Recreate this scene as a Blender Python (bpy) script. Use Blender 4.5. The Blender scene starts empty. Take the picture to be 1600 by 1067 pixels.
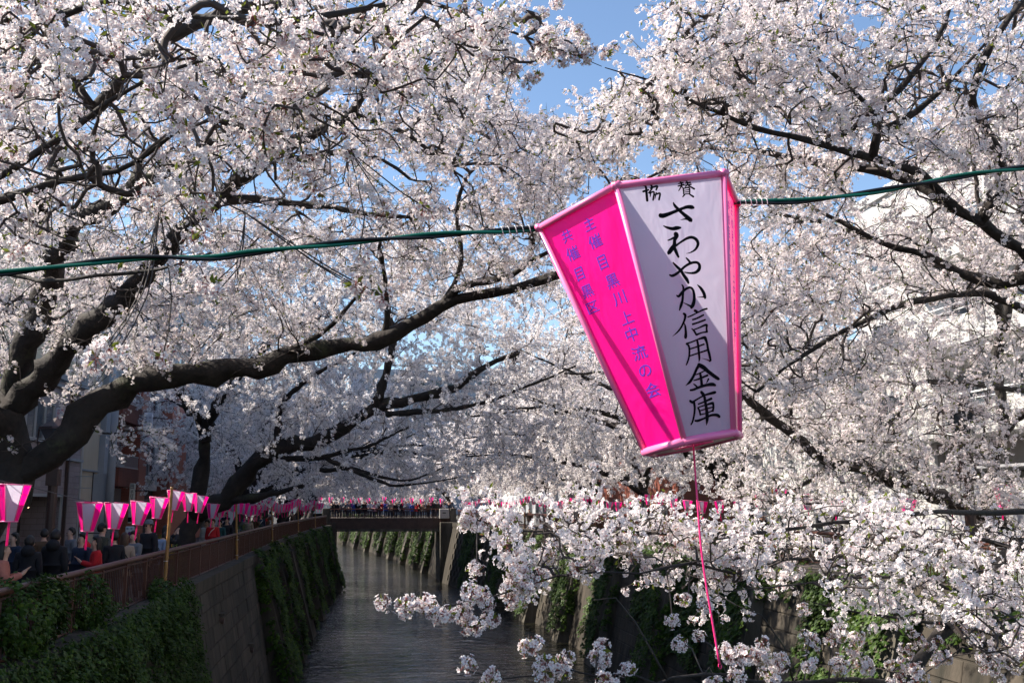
import bpy, bmesh, math, random
import numpy as np
from mathutils import Vector, Matrix, Quaternion

R = math.radians
scene = bpy.context.scene
COL = scene.collection
rng = np.random.default_rng(7)
random.seed(7)

# ------------------------------------------------------------------ camera, sky, sun, exposure
EYE = np.array([0.0, 0.0, 8.0])
PITCH, YAW, FPX = R(9.2555), R(8.587), 1555.6
cam_d = bpy.data.cameras.new('camera')
cam_d.sensor_width = 36.0
cam_d.lens = FPX / 1600 * 36.0
cam_d.clip_start = 0.05
cam_d.clip_end = 3000
cam = bpy.data.objects.new('camera', cam_d)
COL.objects.link(cam)
cam.location = EYE
cam.rotation_euler = (R(90) + PITCH, 0, -YAW)
scene.camera = cam

SUN_DIR = Vector((-0.727, 0.155, 0.669)).normalized()
SUN_EL = math.asin(SUN_DIR.z)
world = bpy.data.worlds.new('World')
scene.world = world
world.use_nodes = True
wn = world.node_tree
sky = wn.nodes.new('ShaderNodeTexSky')
sky.sky_type = 'NISHITA'
sky.sun_disc = False
sky.sun_elevation = SUN_EL
sky.sun_rotation = math.atan2(SUN_DIR.x, SUN_DIR.y)
sky.altitude = 30
sky.air_density = 1.0
sky.dust_density = 0.25
sky.ozone_density = 2.4
bg = wn.nodes['Background']
bg.inputs['Strength'].default_value = 0.098
wn.links.new(sky.outputs[0], bg.inputs['Color'])
sun_d = bpy.data.lights.new('sun', 'SUN')
sun_d.energy = 5.0
sun_d.angle = R(0.53)
sun_d.color = (1.0, 0.92, 0.80)
sun = bpy.data.objects.new('sun', sun_d)
COL.objects.link(sun)
sun.location = (-60, 40, 90)
sun.rotation_euler = (-SUN_DIR).to_track_quat('-Z', 'Y').to_euler()

vs = scene.view_settings
vs.view_transform = 'Standard'
vs.look = 'None'
vs.gamma = 1.0
vs.exposure = 1.16
vs.use_curve_mapping = False
scene.cycles.max_bounces = 8
scene.cycles.diffuse_bounces = 6
scene.cycles.glossy_bounces = 3
scene.cycles.transmission_bounces = 4
scene.cycles.transparent_max_bounces = 4
scene.cycles.caustics_reflective = False
scene.cycles.caustics_refractive = False
scene.cycles.use_denoising = True
scene.cycles.sample_clamp_indirect = 6.0

# ------------------------------------------------------------------ pixel helper (photo pixel + distance -> world point)
FW = np.array([math.sin(YAW) * math.cos(PITCH), math.cos(YAW) * math.cos(PITCH), math.sin(PITCH)])
RT = np.array([math.cos(YAW), -math.sin(YAW), 0.0])
UP = np.cross(RT, FW)

def ray(px, py):
    return FW + RT * (px - 800.0) / FPX + UP * (533.5 - py) / FPX

def P(px, py, Y):
    d = ray(px, py)
    return EYE + d * (Y / d[1])

def proj(p):
    d = np.asarray(p, float) - EYE
    z = d @ FW
    return 800 + FPX * (d @ RT) / z, 533.5 - FPX * (d @ UP) / z

# ------------------------------------------------------------------ materials
def new_mat(name):
    m = bpy.data.materials.new(name)
    m.use_nodes = True
    nt = m.node_tree
    b = nt.nodes['Principled BSDF']
    return m, nt, b

def mat(name, col, rough=0.7, metal=0.0, noise=0.0, nscale=8.0, bump=0.0, bscale=40.0, col2=None, stretch=None, rand=0.0, spec=0.4, world_co=False):
    m, nt, b = new_mat(name)
    N, L = nt.nodes, nt.links
    b.inputs['Roughness'].default_value = rough
    b.inputs['Metallic'].default_value = metal
    b.inputs['Specular IOR Level'].default_value = spec
    c = (*col, 1)
    tc = N.new('ShaderNodeTexCoord')
    src = tc.outputs['Object']
    if world_co:
        src = N.new('ShaderNodeNewGeometry').outputs['Position']
    if stretch:
        mp = N.new('ShaderNodeMapping')
        mp.inputs['Scale'].default_value = stretch
        L.new(src, mp.inputs[0])
        src = mp.outputs[0]
    last = None
    if noise or col2:
        nz = N.new('ShaderNodeTexNoise')
        nz.inputs['Scale'].default_value = nscale
        nz.inputs['Detail'].default_value = 6
        nz.inputs['Roughness'].default_value = 0.65
        L.new(src, nz.inputs['Vector'])
        rp = N.new('ShaderNodeValToRGB')
        rp.color_ramp.elements[0].position = 0.32
        rp.color_ramp.elements[1].position = 0.68
        c2 = col2 if col2 else tuple(x * (1 - noise) for x in col)
        rp.color_ramp.elements[0].color = (*c2, 1)
        rp.color_ramp.elements[1].color = c
        L.new(nz.outputs['Fac'], rp.inputs[0])
        last = rp.outputs[0]
    if rand:
        oi = N.new('ShaderNodeObjectInfo')
        mr = N.new('ShaderNodeMapRange')
        mr.inputs[3].default_value = 1 - rand
        mr.inputs[4].default_value = 1 + rand
        L.new(oi.outputs['Random'], mr.inputs[0])
        hs = N.new('ShaderNodeHueSaturation')
        L.new(mr.outputs[0], hs.inputs['Value'])
        if last is not None:
            L.new(last, hs.inputs['Color'])
        else:
            hs.inputs['Color'].default_value = c
        last = hs.outputs[0]
    if last is not None:
        L.new(last, b.inputs['Base Color'])
    else:
        b.inputs['Base Color'].default_value = c
    if bump:
        bz = N.new('ShaderNodeTexNoise')
        bz.inputs['Scale'].default_value = bscale
        bz.inputs['Detail'].default_value = 5
        L.new(src, bz.inputs['Vector'])
        bp = N.new('ShaderNodeBump')
        bp.inputs['Strength'].default_value = bump
        bp.inputs['Distance'].default_value = 0.03
        L.new(bz.outputs['Fac'], bp.inputs['Height'])
        L.new(bp.outputs[0], b.inputs['Normal'])
    return m

def thin_mat(name, col, trans=0.4, centre=None, rough=0.5, gloss=0.0, var=0.0, tcol=None):
    """thin sheet that lets part of the light through (petals, leaves, lantern film)"""
    m = bpy.data.materials.new(name)
    m.use_nodes = True
    nt = m.node_tree
    N, L = nt.nodes, nt.links
    N.remove(N['Principled BSDF'])
    out = N['Material Output']
    df = N.new('ShaderNodeBsdfDiffuse')
    tr = N.new('ShaderNodeBsdfTranslucent')
    mx = N.new('ShaderNodeMixShader')
    mx.inputs[0].default_value = trans
    L.new(df.outputs[0], mx.inputs[1])
    L.new(tr.outputs[0], mx.inputs[2])
    df.inputs[0].default_value = (*col, 1)
    tr.inputs[0].default_value = (*(tcol or col), 1)
    if centre:
        at = N.new('ShaderNodeAttribute')
        at.attribute_name = 'heart'
        mc = N.new('ShaderNodeMix')
        mc.data_type = 'RGBA'
        mc.inputs[6].default_value = (*col, 1)
        mc.inputs[7].default_value = (*centre, 1)
        pw = N.new('ShaderNodeMath'); pw.operation = 'POWER'; pw.inputs[1].default_value = 2.6
        L.new(at.outputs['Fac'], pw.inputs[0])
        L.new(pw.outputs[0], mc.inputs[0])
        L.new(mc.outputs[2], df.inputs[0])
        L.new(mc.outputs[2], tr.inputs[0])
    elif var:
        nz = N.new('ShaderNodeTexNoise')
        nz.inputs['Scale'].default_value = 1.7
        tc = N.new('ShaderNodeTexCoord')
        geo = N.new('ShaderNodeNewGeometry')
        L.new(geo.outputs['Position'], nz.inputs['Vector'])
        hs = N.new('ShaderNodeHueSaturation')
        hs.inputs['Color'].default_value = (*col, 1)
        mr = N.new('ShaderNodeMapRange')
        mr.inputs[1].default_value = 0.3
        mr.inputs[2].default_value = 0.7
        mr.inputs[3].default_value = 1 - var
        mr.inputs[4].default_value = 1 + var
        L.new(nz.outputs['Fac'], mr.inputs[0])
        L.new(mr.outputs[0], hs.inputs['Value'])
        L.new(hs.outputs[0], df.inputs[0])
        L.new(hs.outputs[0], tr.inputs[0])
    last = mx.outputs[0]
    if gloss:
        gl = N.new('ShaderNodeBsdfGlossy')
        gl.inputs['Roughness'].default_value = rough
        fr = N.new('ShaderNodeFresnel')
        fr.inputs['IOR'].default_value = 1.45
        ml = N.new('ShaderNodeMath')
        ml.operation = 'MULTIPLY'
        ml.inputs[1].default_value = gloss
        L.new(fr.outputs[0], ml.inputs[0])
        m2 = N.new('ShaderNodeMixShader')
        L.new(ml.outputs[0], m2.inputs[0])
        L.new(last, m2.inputs[1])
        L.new(gl.outputs[0], m2.inputs[2])
        last = m2.outputs[0]
    L.new(last, out.inputs['Surface'])
    return m

M = {}
M['petal'] = thin_mat('petal', (0.91, 0.862, 0.856), 0.40, centre=(0.45, 0.12, 0.15))
M['petal_far'] = thin_mat('petal_far', (0.90, 0.862, 0.856), 0.40)
M['calyx'] = mat('calyx', (0.25, 0.06, 0.05), 0.6)
M['young_leaf'] = thin_mat('young_leaf', (0.16, 0.19, 0.035), 0.45)
M['bark'] = mat('bark', (0.036, 0.028, 0.025), 0.85, bump=1.0, bscale=11, col2=(0.014, 0.011, 0.010), nscale=3.2)
def bark_detail(m):
    nt = m.node_tree; N, L = nt.nodes, nt.links
    b = N['Principled BSDF']
    base = b.inputs['Base Color'].links[0].from_socket
    tc = N.new('ShaderNodeTexCoord')
    vo = N.new('ShaderNodeTexNoise'); vo.inputs['Scale'].default_value = 1.3; vo.inputs['Detail'].default_value = 8; vo.inputs['Roughness'].default_value = .75
    L.new(tc.outputs['Object'], vo.inputs['Vector'])
    rp = N.new('ShaderNodeValToRGB'); rp.color_ramp.elements[0].position = .56; rp.color_ramp.elements[1].position = .66
    rp.color_ramp.elements[0].color = (0, 0, 0, 1); rp.color_ramp.elements[1].color = (.75, .75, .75, 1)
    L.new(vo.outputs['Fac'], rp.inputs[0])
    mx = N.new('ShaderNodeMix'); mx.data_type = 'RGBA'
    L.new(rp.outputs[0], mx.inputs[0]); L.new(base, mx.inputs[6]); mx.inputs[7].default_value = (.055, .060, .032, 1)   # moss and lichen
    L.new(mx.outputs[2], b.inputs['Base Color'])
bark_detail(M['bark'])
M['twig'] = mat('twig', (0.055, 0.042, 0.038), 0.8)
M['ivy'] = thin_mat('ivy', (0.040, 0.074, 0.015), 0.25, gloss=0.035, rough=0.5, var=0.5)
M['ivy_pale'] = thin_mat('ivy_pale', (0.085, 0.14, 0.022), 0.35, gloss=0.03, rough=0.5, var=0.35)
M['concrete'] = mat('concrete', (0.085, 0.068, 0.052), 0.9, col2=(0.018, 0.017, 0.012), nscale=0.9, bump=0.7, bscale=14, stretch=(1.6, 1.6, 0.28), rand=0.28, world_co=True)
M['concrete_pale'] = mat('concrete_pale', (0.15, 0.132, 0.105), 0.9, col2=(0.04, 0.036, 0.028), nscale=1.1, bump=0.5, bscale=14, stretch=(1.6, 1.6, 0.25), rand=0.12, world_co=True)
M['joint'] = mat('joint', (0.05, 0.045, 0.04), 0.95)
M['asphalt'] = mat('asphalt', (0.06, 0.058, 0.057), 0.9, noise=0.3, nscale=3, bump=0.3, bscale=90)
M['paving'] = mat('paving', (0.16, 0.13, 0.115), 0.9, noise=0.3, nscale=5, bump=0.3, bscale=50)
M['ground'] = mat('ground', (0.10, 0.095, 0.085), 0.95, noise=0.4, nscale=0.4)
M['rail'] = mat('rail', (0.105, 0.040, 0.028), 0.42, noise=0.35, nscale=6, bump=0.15, bscale=60, rand=0.1)
M['bamboo'] = mat('bamboo', (0.42, 0.22, 0.07), 0.45, noise=0.35, nscale=4, stretch=(6, 6, 0.7), rand=0.15)
M['steel_brown'] = mat('steel_brown', (0.085, 0.05, 0.04), 0.55, noise=0.35, nscale=2.5)
M['lamp_post'] = mat('lamp_post', (0.05, 0.026, 0.022), 0.45, noise=0.2, nscale=5)
M['cable_black'] = mat('cable_black', (0.012, 0.012, 0.014), 0.4)
M['cable_green'] = mat('cable_green', (0.0, 0.12, 0.075), 0.35)
M['tie'] = mat('tie', (0.75, 0.72, 0.72), 0.5)
M['film_white'] = thin_mat('film_white', (0.66, 0.62, 0.76), 0.55, gloss=0.8, rough=0.25)
def wrinkle(m, scale=(3, 3, 1.2), strength=.35):
    nt = m.node_tree; N, L = nt.nodes, nt.links
    tc = N.new('ShaderNodeTexCoord'); mp = N.new('ShaderNodeMapping'); mp.inputs['Scale'].default_value = scale
    nz = N.new('ShaderNodeTexNoise'); nz.inputs['Scale'].default_value = 4; nz.inputs['Detail'].default_value = 3; nz.inputs['Distortion'].default_value = .8
    bp = N.new('ShaderNodeBump'); bp.inputs['Strength'].default_value = strength; bp.inputs['Distance'].default_value = .02
    L.new(tc.outputs['Object'], mp.inputs[0]); L.new(mp.outputs[0], nz.inputs[0]); L.new(nz.outputs[0], bp.inputs['Height'])
    for q in N:
        if q.type in ('BSDF_DIFFUSE', 'BSDF_TRANSLUCENT', 'BSDF_GLOSSY', 'FRESNEL'): L.new(bp.outputs[0], q.inputs['Normal'])
wrinkle(M['film_white'])
M['film_pink'] = thin_mat('film_pink', (1.35, 0.006, 0.36), 0.40, gloss=0.9, rough=0.3, tcol=(1.35, 0.0, 0.34))
wrinkle(M['film_pink'])
M['tube_pink'] = mat('tube_pink', (0.93, 0.20, 0.42), 0.32, spec=0.5)
M['ink'] = mat('ink', (0.006, 0.005, 0.008), 0.8, spec=0.1)
M['ink_violet'] = mat('ink_violet', (0.17, 0.035, 0.46), 0.7, spec=0.1)
M['cord_pink'] = mat('cord_pink', (0.90, 0.03, 0.20), 0.4)
M['glass'] = mat('glass', (0.045, 0.055, 0.065), 0.06, spec=0.8)
M['alu'] = mat('alu', (0.42, 0.42, 0.43), 0.4, metal=0.4)
M['white_paint'] = mat('white_paint', (0.75, 0.75, 0.74), 0.5, noise=0.08, nscale=4)

# ------------------------------------------------------------------ object helpers
class MB:
    """collects shapes and links them as one mesh object"""
    def __init__(s):
        s.v, s.f, s.m, s.n = [], [], [], 0
    def add(s, verts, faces, mi=0):
        k = s.n
        s.v.extend([tuple(map(float, q)) for q in verts])
        s.n += len(verts)
        for f in faces:
            s.f.append(tuple(i + k for i in f))
            s.m.append(mi)
    def box(s, x0, x1, y0, y1, z0, z1, mi=0):
        v = [(x0, y0, z0), (x1, y0, z0), (x1, y1, z0), (x0, y1, z0), (x0, y0, z1), (x1, y0, z1), (x1, y1, z1), (x0, y1, z1)]
        s.add(v, [(0, 3, 2, 1), (4, 5, 6, 7), (0, 1, 5, 4), (1, 2, 6, 5), (2, 3, 7, 6), (3, 0, 4, 7)], mi)
    def bbox(s, x0, x1, y0, y1, z0, z1, b=0.02, mi=0):
        """box with chamfered vertical and top edges"""
        v = []
        for z, i in ((z0, 0), (z1 - b, 0), (z1, b)):
            a, c, d, e = x0 + i, x1 - i, y0 + i, y1 - i
            v += [(a + b, d, z), (c - b, d, z), (c, d + b, z), (c, e - b, z), (c - b, e, z), (a + b, e, z), (a, e - b, z), (a, d + b, z)]
        f = [tuple(range(7, -1, -1)), tuple(range(16, 24))]
        for k in (0, 8):
            for i in range(8):
                j = (i + 1) % 8
                f.append((k + i, k + j, k + 8 + j, k + 8 + i))
        s.add(v, f, mi)
    def tube(s, pts, rad, n=6, caps=True, mi=0, twist=0.0):
        v, f = tube_arrays(pts, rad, n, caps)
        s.add(v, f, mi)
    def quad(s, a, b, c, d, mi=0):
        s.add([a, b, c, d], [(0, 1, 2, 3)], mi)
    def mesh(s, name, mats, smooth=False):
        me = bpy.data.meshes.new(name)
        me.from_pydata(s.v, [], s.f)
        for m_ in (mats if isinstance(mats, (list, tuple)) else [mats]):
            me.materials.append(m_)
        if any(s.m):
            me.polygons.foreach_set('material_index', s.m)
        if smooth:
            me.polygons.foreach_set('use_smooth', [True] * len(s.f))
        me.update()
        return me
    def build(s, name, mats, parent=None, smooth=False, **kw):
        return obj(name, s.mesh(name, mats, smooth), parent, **kw)

def tube_arrays(pts, rad, n=6, caps=True):
    p = np.asarray(pts, float)
    m = len(p)
    r = np.broadcast_to(np.asarray(rad, float), (m,)) if np.ndim(rad) < 1 or len(np.atleast_1d(rad)) == m else np.full(m, rad)
    t = np.gradient(p, axis=0)
    t /= np.linalg.norm(t, axis=1)[:, None] + 1e-12
    ref = np.array([0, 0, 1.0]) if abs(t[:, 2]).mean() < 0.8 else np.array([1.0, 0, 0])
    a = np.cross(t, ref)
    a /= np.linalg.norm(a, axis=1)[:, None] + 1e-12
    b = np.cross(t, a)
    ang = np.arange(n) * 2 * math.pi / n
    ring = (a[:, None, :] * np.cos(ang)[None, :, None] + b[:, None, :] * np.sin(ang)[None, :, None]) * r[:, None, None] + p[:, None, :]
    v = ring.reshape(-1, 3)
    f = []
    for i in range(m - 1):
        for j in range(n):
            k = (j + 1) % n
            f.append((i * n + j, (i + 1) * n + j, (i + 1) * n + k, i * n + k))
    if caps:
        f.append(tuple(range(n)))
        f.append(tuple(range((m - 1) * n + n - 1, (m - 1) * n - 1, -1)))
    return v, f

def obj(name, me, parent=None, loc=None, rot=None, label=None, cat=None, group=None, kind=None):
    o = bpy.data.objects.new(name, me)
    COL.objects.link(o)
    if parent is not None:
        o.parent = parent
    if loc is not None:
        o.location = loc
    if rot is not None:
        o.rotation_euler = rot
    tag(o, label, cat, group, kind)
    return o

def tag(o, label=None, cat=None, group=None, kind=None):
    if label: o['label'] = label
    if cat: o['category'] = cat
    if group: o['group'] = group
    if kind: o['kind'] = kind
    return o

def empty(name, loc=(0, 0, 0), rz=0.0, label=None, cat=None, group=None):
    o = bpy.data.objects.new(name, None)
    COL.objects.link(o)
    o.empty_display_size = 0.2
    o.location = loc
    o.rotation_euler = (0, 0, rz)
    return tag(o, label, cat, group)

CHILD = {}
def kids(o):
    if o.name not in CHILD:
        CHILD[o.name] = [c for c in o.children]
    return CHILD[o.name]

def copy_tree(o, parent=None):
    c = o.copy()
    COL.objects.link(c)
    if parent is not None:
        c.parent = parent
    for ch in kids(o):
        copy_tree(ch, c)
    return c

def interp(tab, y):
    ys, xs = zip(*tab)
    return float(np.interp(y, ys, xs))

# ------------------------------------------------------------------ layout of the canal (x of the two wall tops along y)
XL_T = [(-60, -4.5), (62, -4.5), (85, -3.9), (107, -2.9), (130, -4.2), (160, -8), (214, -17), (260, -28), (330, -46), (420, -75)]
XR_T = [(-60, 13.5), (60, 13.5), (78, 12.9), (92, 11.4), (107, 9.6), (125, 9.2), (160, 5.0), (214, -2.5), (260, -10.5), (330, -26), (420, -52)]
ZL, ZR = 5.7, 5.9                     # the two streets above the water (water = 0)
def XL(y): return interp(XL_T, y)
def XR(y): return interp(XR_T, y)
YS = [-60, -20, 0, 20, 40, 62, 78, 85, 92, 100, 107, 116, 125, 140, 160, 185, 214, 235, 260, 295, 330, 375, 420]

# water
def water_mat():
    m, nt, b = new_mat('water')
    N, L = nt.nodes, nt.links
    b.inputs['Base Color'].default_value = (0.016, 0.015, 0.010, 1)
    b.inputs['Roughness'].default_value = 0.02
    b.inputs['IOR'].default_value = 1.33
    b.inputs['Specular IOR Level'].default_value = 0.52
    b.inputs['Specular Tint'].default_value = (0.52, 0.76, 1.0, 1)  # reflections tinted blue, standing in for more mirrored sky
    geo = N.new('ShaderNodeNewGeometry')
    mp = N.new('ShaderNodeMapping')
    mp.inputs['Scale'].default_value = (0.55, 0.95, 1)
    L.new(geo.outputs['Position'], mp.inputs[0])
    n1 = N.new('ShaderNodeTexNoise')
    n1.inputs['Scale'].default_value = 1.5
    n1.inputs['Detail'].default_value = 4
    n1.inputs['Roughness'].default_value = 0.6
    n1.inputs['Distortion'].default_value = 0.6
    L.new(mp.outputs[0], n1.inputs['Vector'])
    n2 = N.new('ShaderNodeTexNoise')          # calmer and rougher reaches
    n2.inputs['Scale'].default_value = 0.09
    L.new(geo.outputs['Position'], n2.inputs['Vector'])
    mr = N.new('ShaderNodeMapRange')
    mr.inputs[1].default_value = 0.38
    mr.inputs[2].default_value = 0.62
    mr.inputs[3].default_value = 0.35
    mr.inputs[4].default_value = 0.95
    L.new(n2.outputs['Fac'], mr.inputs[0])
    bp = N.new('ShaderNodeBump')
    bp.inputs['Distance'].default_value = 0.38
    L.new(mr.outputs[0], bp.inputs['Strength'])
    L.new(n1.outputs['Fac'], bp.inputs['Height'])
    L.new(bp.outputs[0], b.inputs['Normal'])
    return m
M['water'] = water_mat()
mb = MB()
for y0, y1 in zip(YS[:-1], YS[1:]):
    mb.quad((XL(y0) - 1, y0, 0), (XR(y0) + 1, y0, 0), (XR(y1) + 1, y1, 0), (XL(y1) - 1, y1, 0))
mb.build('water', M['water'], kind='structure')

# ground to the horizon and the two streets
mb = MB()
for y0, y1 in zip(YS[:-1], YS[1:]):
    mb.quad((-1500, y0, 5.55), (XL(y0), y0, 5.55), (XL(y1), y1, 5.55), (-1500, y1, 5.55))
    mb.quad((XR(y0), y0, 5.55), (1500, y0, 5.55), (1500, y1, 5.55), (XR(y1), y1, 5.55))
mb.quad((-1500, 420, 5.55), (1500, 420, 5.55), (1500, 2000, 5.55), (-1500, 2000, 5.55))
mb.quad((-1500, -900, 5.55), (1500, -900, 5.55), (1500, -60, 5.55), (-1500, -60, 5.55))
mb.build('ground', M['ground'], kind='structure')
for nm, f, z, s, w in (('street', XL, ZL, -1, 6.7), ('street', XR, ZR, 1, 5.6)):
    mb = MB()
    pv = MB()
    for y0, y1 in zip(YS[:-4], YS[1:-3]):
        a0, a1 = f(y0) + s * 1.6, f(y1) + s * 1.6
        b0, b1 = f(y0) + s * w, f(y1) + s * w
        mb.quad((a0, y0, z), (b0, y0, z), (b1, y1, z), (a1, y1, z))
        # planted kerb strip along the wall top, a step higher than the road
        c0, c1 = f(y0) + s * 0.05, f(y1) + s * 0.05
        pv.quad((c0, y0, z + .12), (a0, y0, z + .12), (a1, y1, z + .12), (c1, y1, z + .12))
        pv.quad((a0, y0, z - .01), (a0, y0, z + .12), (a1, y1, z + .12), (a1, y1, z - .01))
        pv.quad((c0, y0, z - .3), (c0, y0, z + .12), (c1, y1, z + .12), (c1, y1, z - .3))
    mb.build(nm, M['asphalt'], kind='structure')
    pv.build('kerb', M['paving'], kind='structure')

# ------------------------------------------------------------------ the two retaining walls: backing, coping, blocks, piers
def wall_pt(side, y, z, out=0.0):
    """point on the sloping wall face at height z, pushed out over the water"""
    top = ZL if side < 0 else ZR
    bat = 1.05 if side < 0 else 1.2
    k = (top - z) / top
    if side < 0:
        return (XL(y) + bat * k + out, y, z)
    return (XR(y) - bat * k - out, y, z)

block_me = {}
def block_mesh(L_, H_, T_):
    key = (round(L_, 2), round(H_, 2))
    if key not in block_me:
        mb = MB()
        mb.bbox(-H_ / 2, H_ / 2, -L_ / 2, L_ / 2, 0, T_, 0.018)
        block_me[key] = mb.mesh('block', M['concrete'])
    return block_me[key]

def retaining_wall(side, label, bare):
    top = ZL if side < 0 else ZR
    w = empty('retaining_wall', (XL(20) if side < 0 else XR(20), 20, 0), 0, label, 'wall')
    inv = Matrix.Translation(-w.location)
    mb = MB()
    yy = [y for y in YS if y <= 330]
    for y0, y1 in zip(yy[:-1], yy[1:]):
        a, b = wall_pt(side, y0, top), wall_pt(side, y1, top)
        c, d = wall_pt(side, y1, -0.6), wall_pt(side, y0, -0.6)
        mb.quad(a, b, c, d) if side > 0 else mb.quad(b, a, d, c)
    o = mb.build('wall_face', M['joint'] if False else M['concrete'], w)
    o.matrix_parent_inverse = inv
    mb = MB()
    f = XL if side < 0 else XR
    for y0, y1 in zip(yy[:-1], yy[1:]):
        x0, x1 = f(y0), f(y1)
        o_, i_ = (0.10, -0.45)
        s = -side
        for (u, v, z0, z1) in ((o_, i_, top - 0.22, top + 0.13),):
            v8 = []
            for (x, y) in ((x0, y0), (x1, y1)):
                v8 += [(x + s * u, y, z0), (x + s * v, y, z0), (x + s * v, y, z1), (x + s * u, y, z1)]
            mb.add(v8, [(0, 1, 2, 3), (7, 6, 5, 4), (0, 3, 7, 4), (3, 2, 6, 7), (2, 1, 5, 6), (1, 0, 4, 5)])
    o = mb.build('coping', M['concrete'], w)
    o.matrix_parent_inverse = inv
    # courses of concrete blocks where the wall is bare
    L_, H_ = 1.5, 0.52
    tilt = math.atan2(1.05 if side < 0 else 1.2, top)
    cand = []
    for (y0, y1) in bare:
        rows = int((top - 0.25) / H_)
        for r in range(rows):
            z = top - 0.26 - H_ * (r + 0.5)
            off = (r % 2) * L_ / 2
            n = int((y1 - y0) / L_)
            for k in range(n):
                cand.append((y0 + off + (k + 0.5) * L_, z))
    cand.sort(key=lambda q: q[0] + 0.4 * q[1] * 0)
    rest = MB()
    for i, (y, z) in enumerate(cand):
        out = 0.012 + 0.02 * random.random()
        p = wall_pt(side, y, z, out - 0.045)
        if i < 300:
            me = block_mesh(L_ - 0.03, H_ - 0.03, 0.06)
            b = obj('block', me, w)
            # local z = outward normal, local y = along the wall, local x = up the slope
            nrm = Vector((-side * math.cos(tilt), 0, math.sin(tilt)))
            yv = Vector((wall_pt(side, y + .5, z)[0] - wall_pt(side, y - .5, z)[0], 1, 0)).normalized()
            xv = yv.cross(nrm).normalized()
            mt = Matrix((xv, yv, nrm)).transposed().to_4x4()
            mt.translation = p
            b.matrix_parent_inverse = inv
            b.matrix_basis = mt
        else:
            hx = (L_ - .03) / 2
            hz = (H_ - .03) / 2
            t = math.tan(tilt) * hz
            q = wall_pt(side, y, z, out)
            s = -side
            x = q[0]
            v = [(x - s * t, y - hx, z + hz), (x - s * t, y + hx, z + hz), (x + s * t, y + hx, z - hz), (x + s * t, y - hx, z - hz)]
            v += [(a - s * .06, b_, c) for a, b_, c in v]
            rest.add(v, [(0, 1, 2, 3), (0, 4, 5, 1), (1, 5, 6, 2), (2, 6, 7, 3), (3, 7, 4, 0)])
    if rest.f:
        o = rest.build('block_courses', M['concrete'], w, kind='stuff')
        o.matrix_parent_inverse = inv
    return w, inv

LW, LWI = retaining_wall(-1, 'left canal wall of weathered concrete blocks with ivy hanging over it', [(27, 44.5)])
RW, RWI = retaining_wall(1, 'right canal wall of concrete blocks behind the low blossom branches, partly sunlit', [(18, 60), (60, 104)])

# weep holes with their little hoods and rust streaks
for y, z in ((33.2, 4.35), (39.5, 2.6), (30.2, 2.2)):
    q = wall_pt(-1, y, z, 0)
    mb = MB(); mb.box(q[0] - .1, q[0] + .16, y - .22, y + .22, z + .22, z + .28); o = mb.build('drain_hood', M['concrete'], LW); o.matrix_parent_inverse = LWI
    mb = MB(); mb.tube([(q[0] - .1, y, z + .05), (q[0] + .14, y, z + .03)], .10, 10); o = mb.build('drain_pipe', M['steel_brown'], LW); o.matrix_parent_inverse = LWI
    mb = MB(); a = [wall_pt(-1, y + d, zz, .028) for zz in (z, z - .9) for d in (-.13, .13)]; mb.add([a[0], a[1], (a[3][0], a[3][1] - .06, a[3][2]), (a[2][0], a[2][1] + .05, a[2][2])], [(0, 1, 2, 3)]); o = mb.build('rust_streak', M['joint'], LW); o.matrix_parent_inverse = LWI
L_PIERS = [46.5, 55, 64, 74, 85, 97]
R_PIERS = [24, 33, 42, 51, 60, 70, 81, 93]
R_FAR = [121, 130, 140, 151, 163, 176, 190, 206]
for side, W, inv, ys, wd in ((-1, LW, LWI, L_PIERS, 2.8), (1, RW, RWI, R_PIERS + R_FAR, 1.8)):
    top = ZL if side < 0 else ZR
    for y in ys:
        mb = MB()
        v = []
        for z, out in ((-0.6, 0.95 if side < 0 else .8), (top - 0.5, 0.42)):
            for (yy, oo) in ((y - wd / 2, -0.3), (y + wd / 2, -0.3), (y + wd / 2, out), (y - wd / 2, out)):
                v.append(wall_pt(side, yy, z, oo))
        mb.add(v, [(4, 5, 6, 7), (3, 2, 6, 7), (0, 3, 7, 4), (2, 1, 5, 6)])
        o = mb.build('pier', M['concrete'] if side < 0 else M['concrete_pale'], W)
        o.matrix_parent_inverse = inv

# ------------------------------------------------------------------ railings
bar_mb = MB()
bar_mb.box(-0.010, 0.010, -0.008, 0.008, 0, 0.86)
BAR = bar_mb.mesh('bar', M['rail'])
post_mb = MB()
post_mb.bbox(-0.035, 0.035, -0.035, 0.035, -0.3, 1.02, 0.01)
POST = post_mb.mesh('post', M['rail'])

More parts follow.
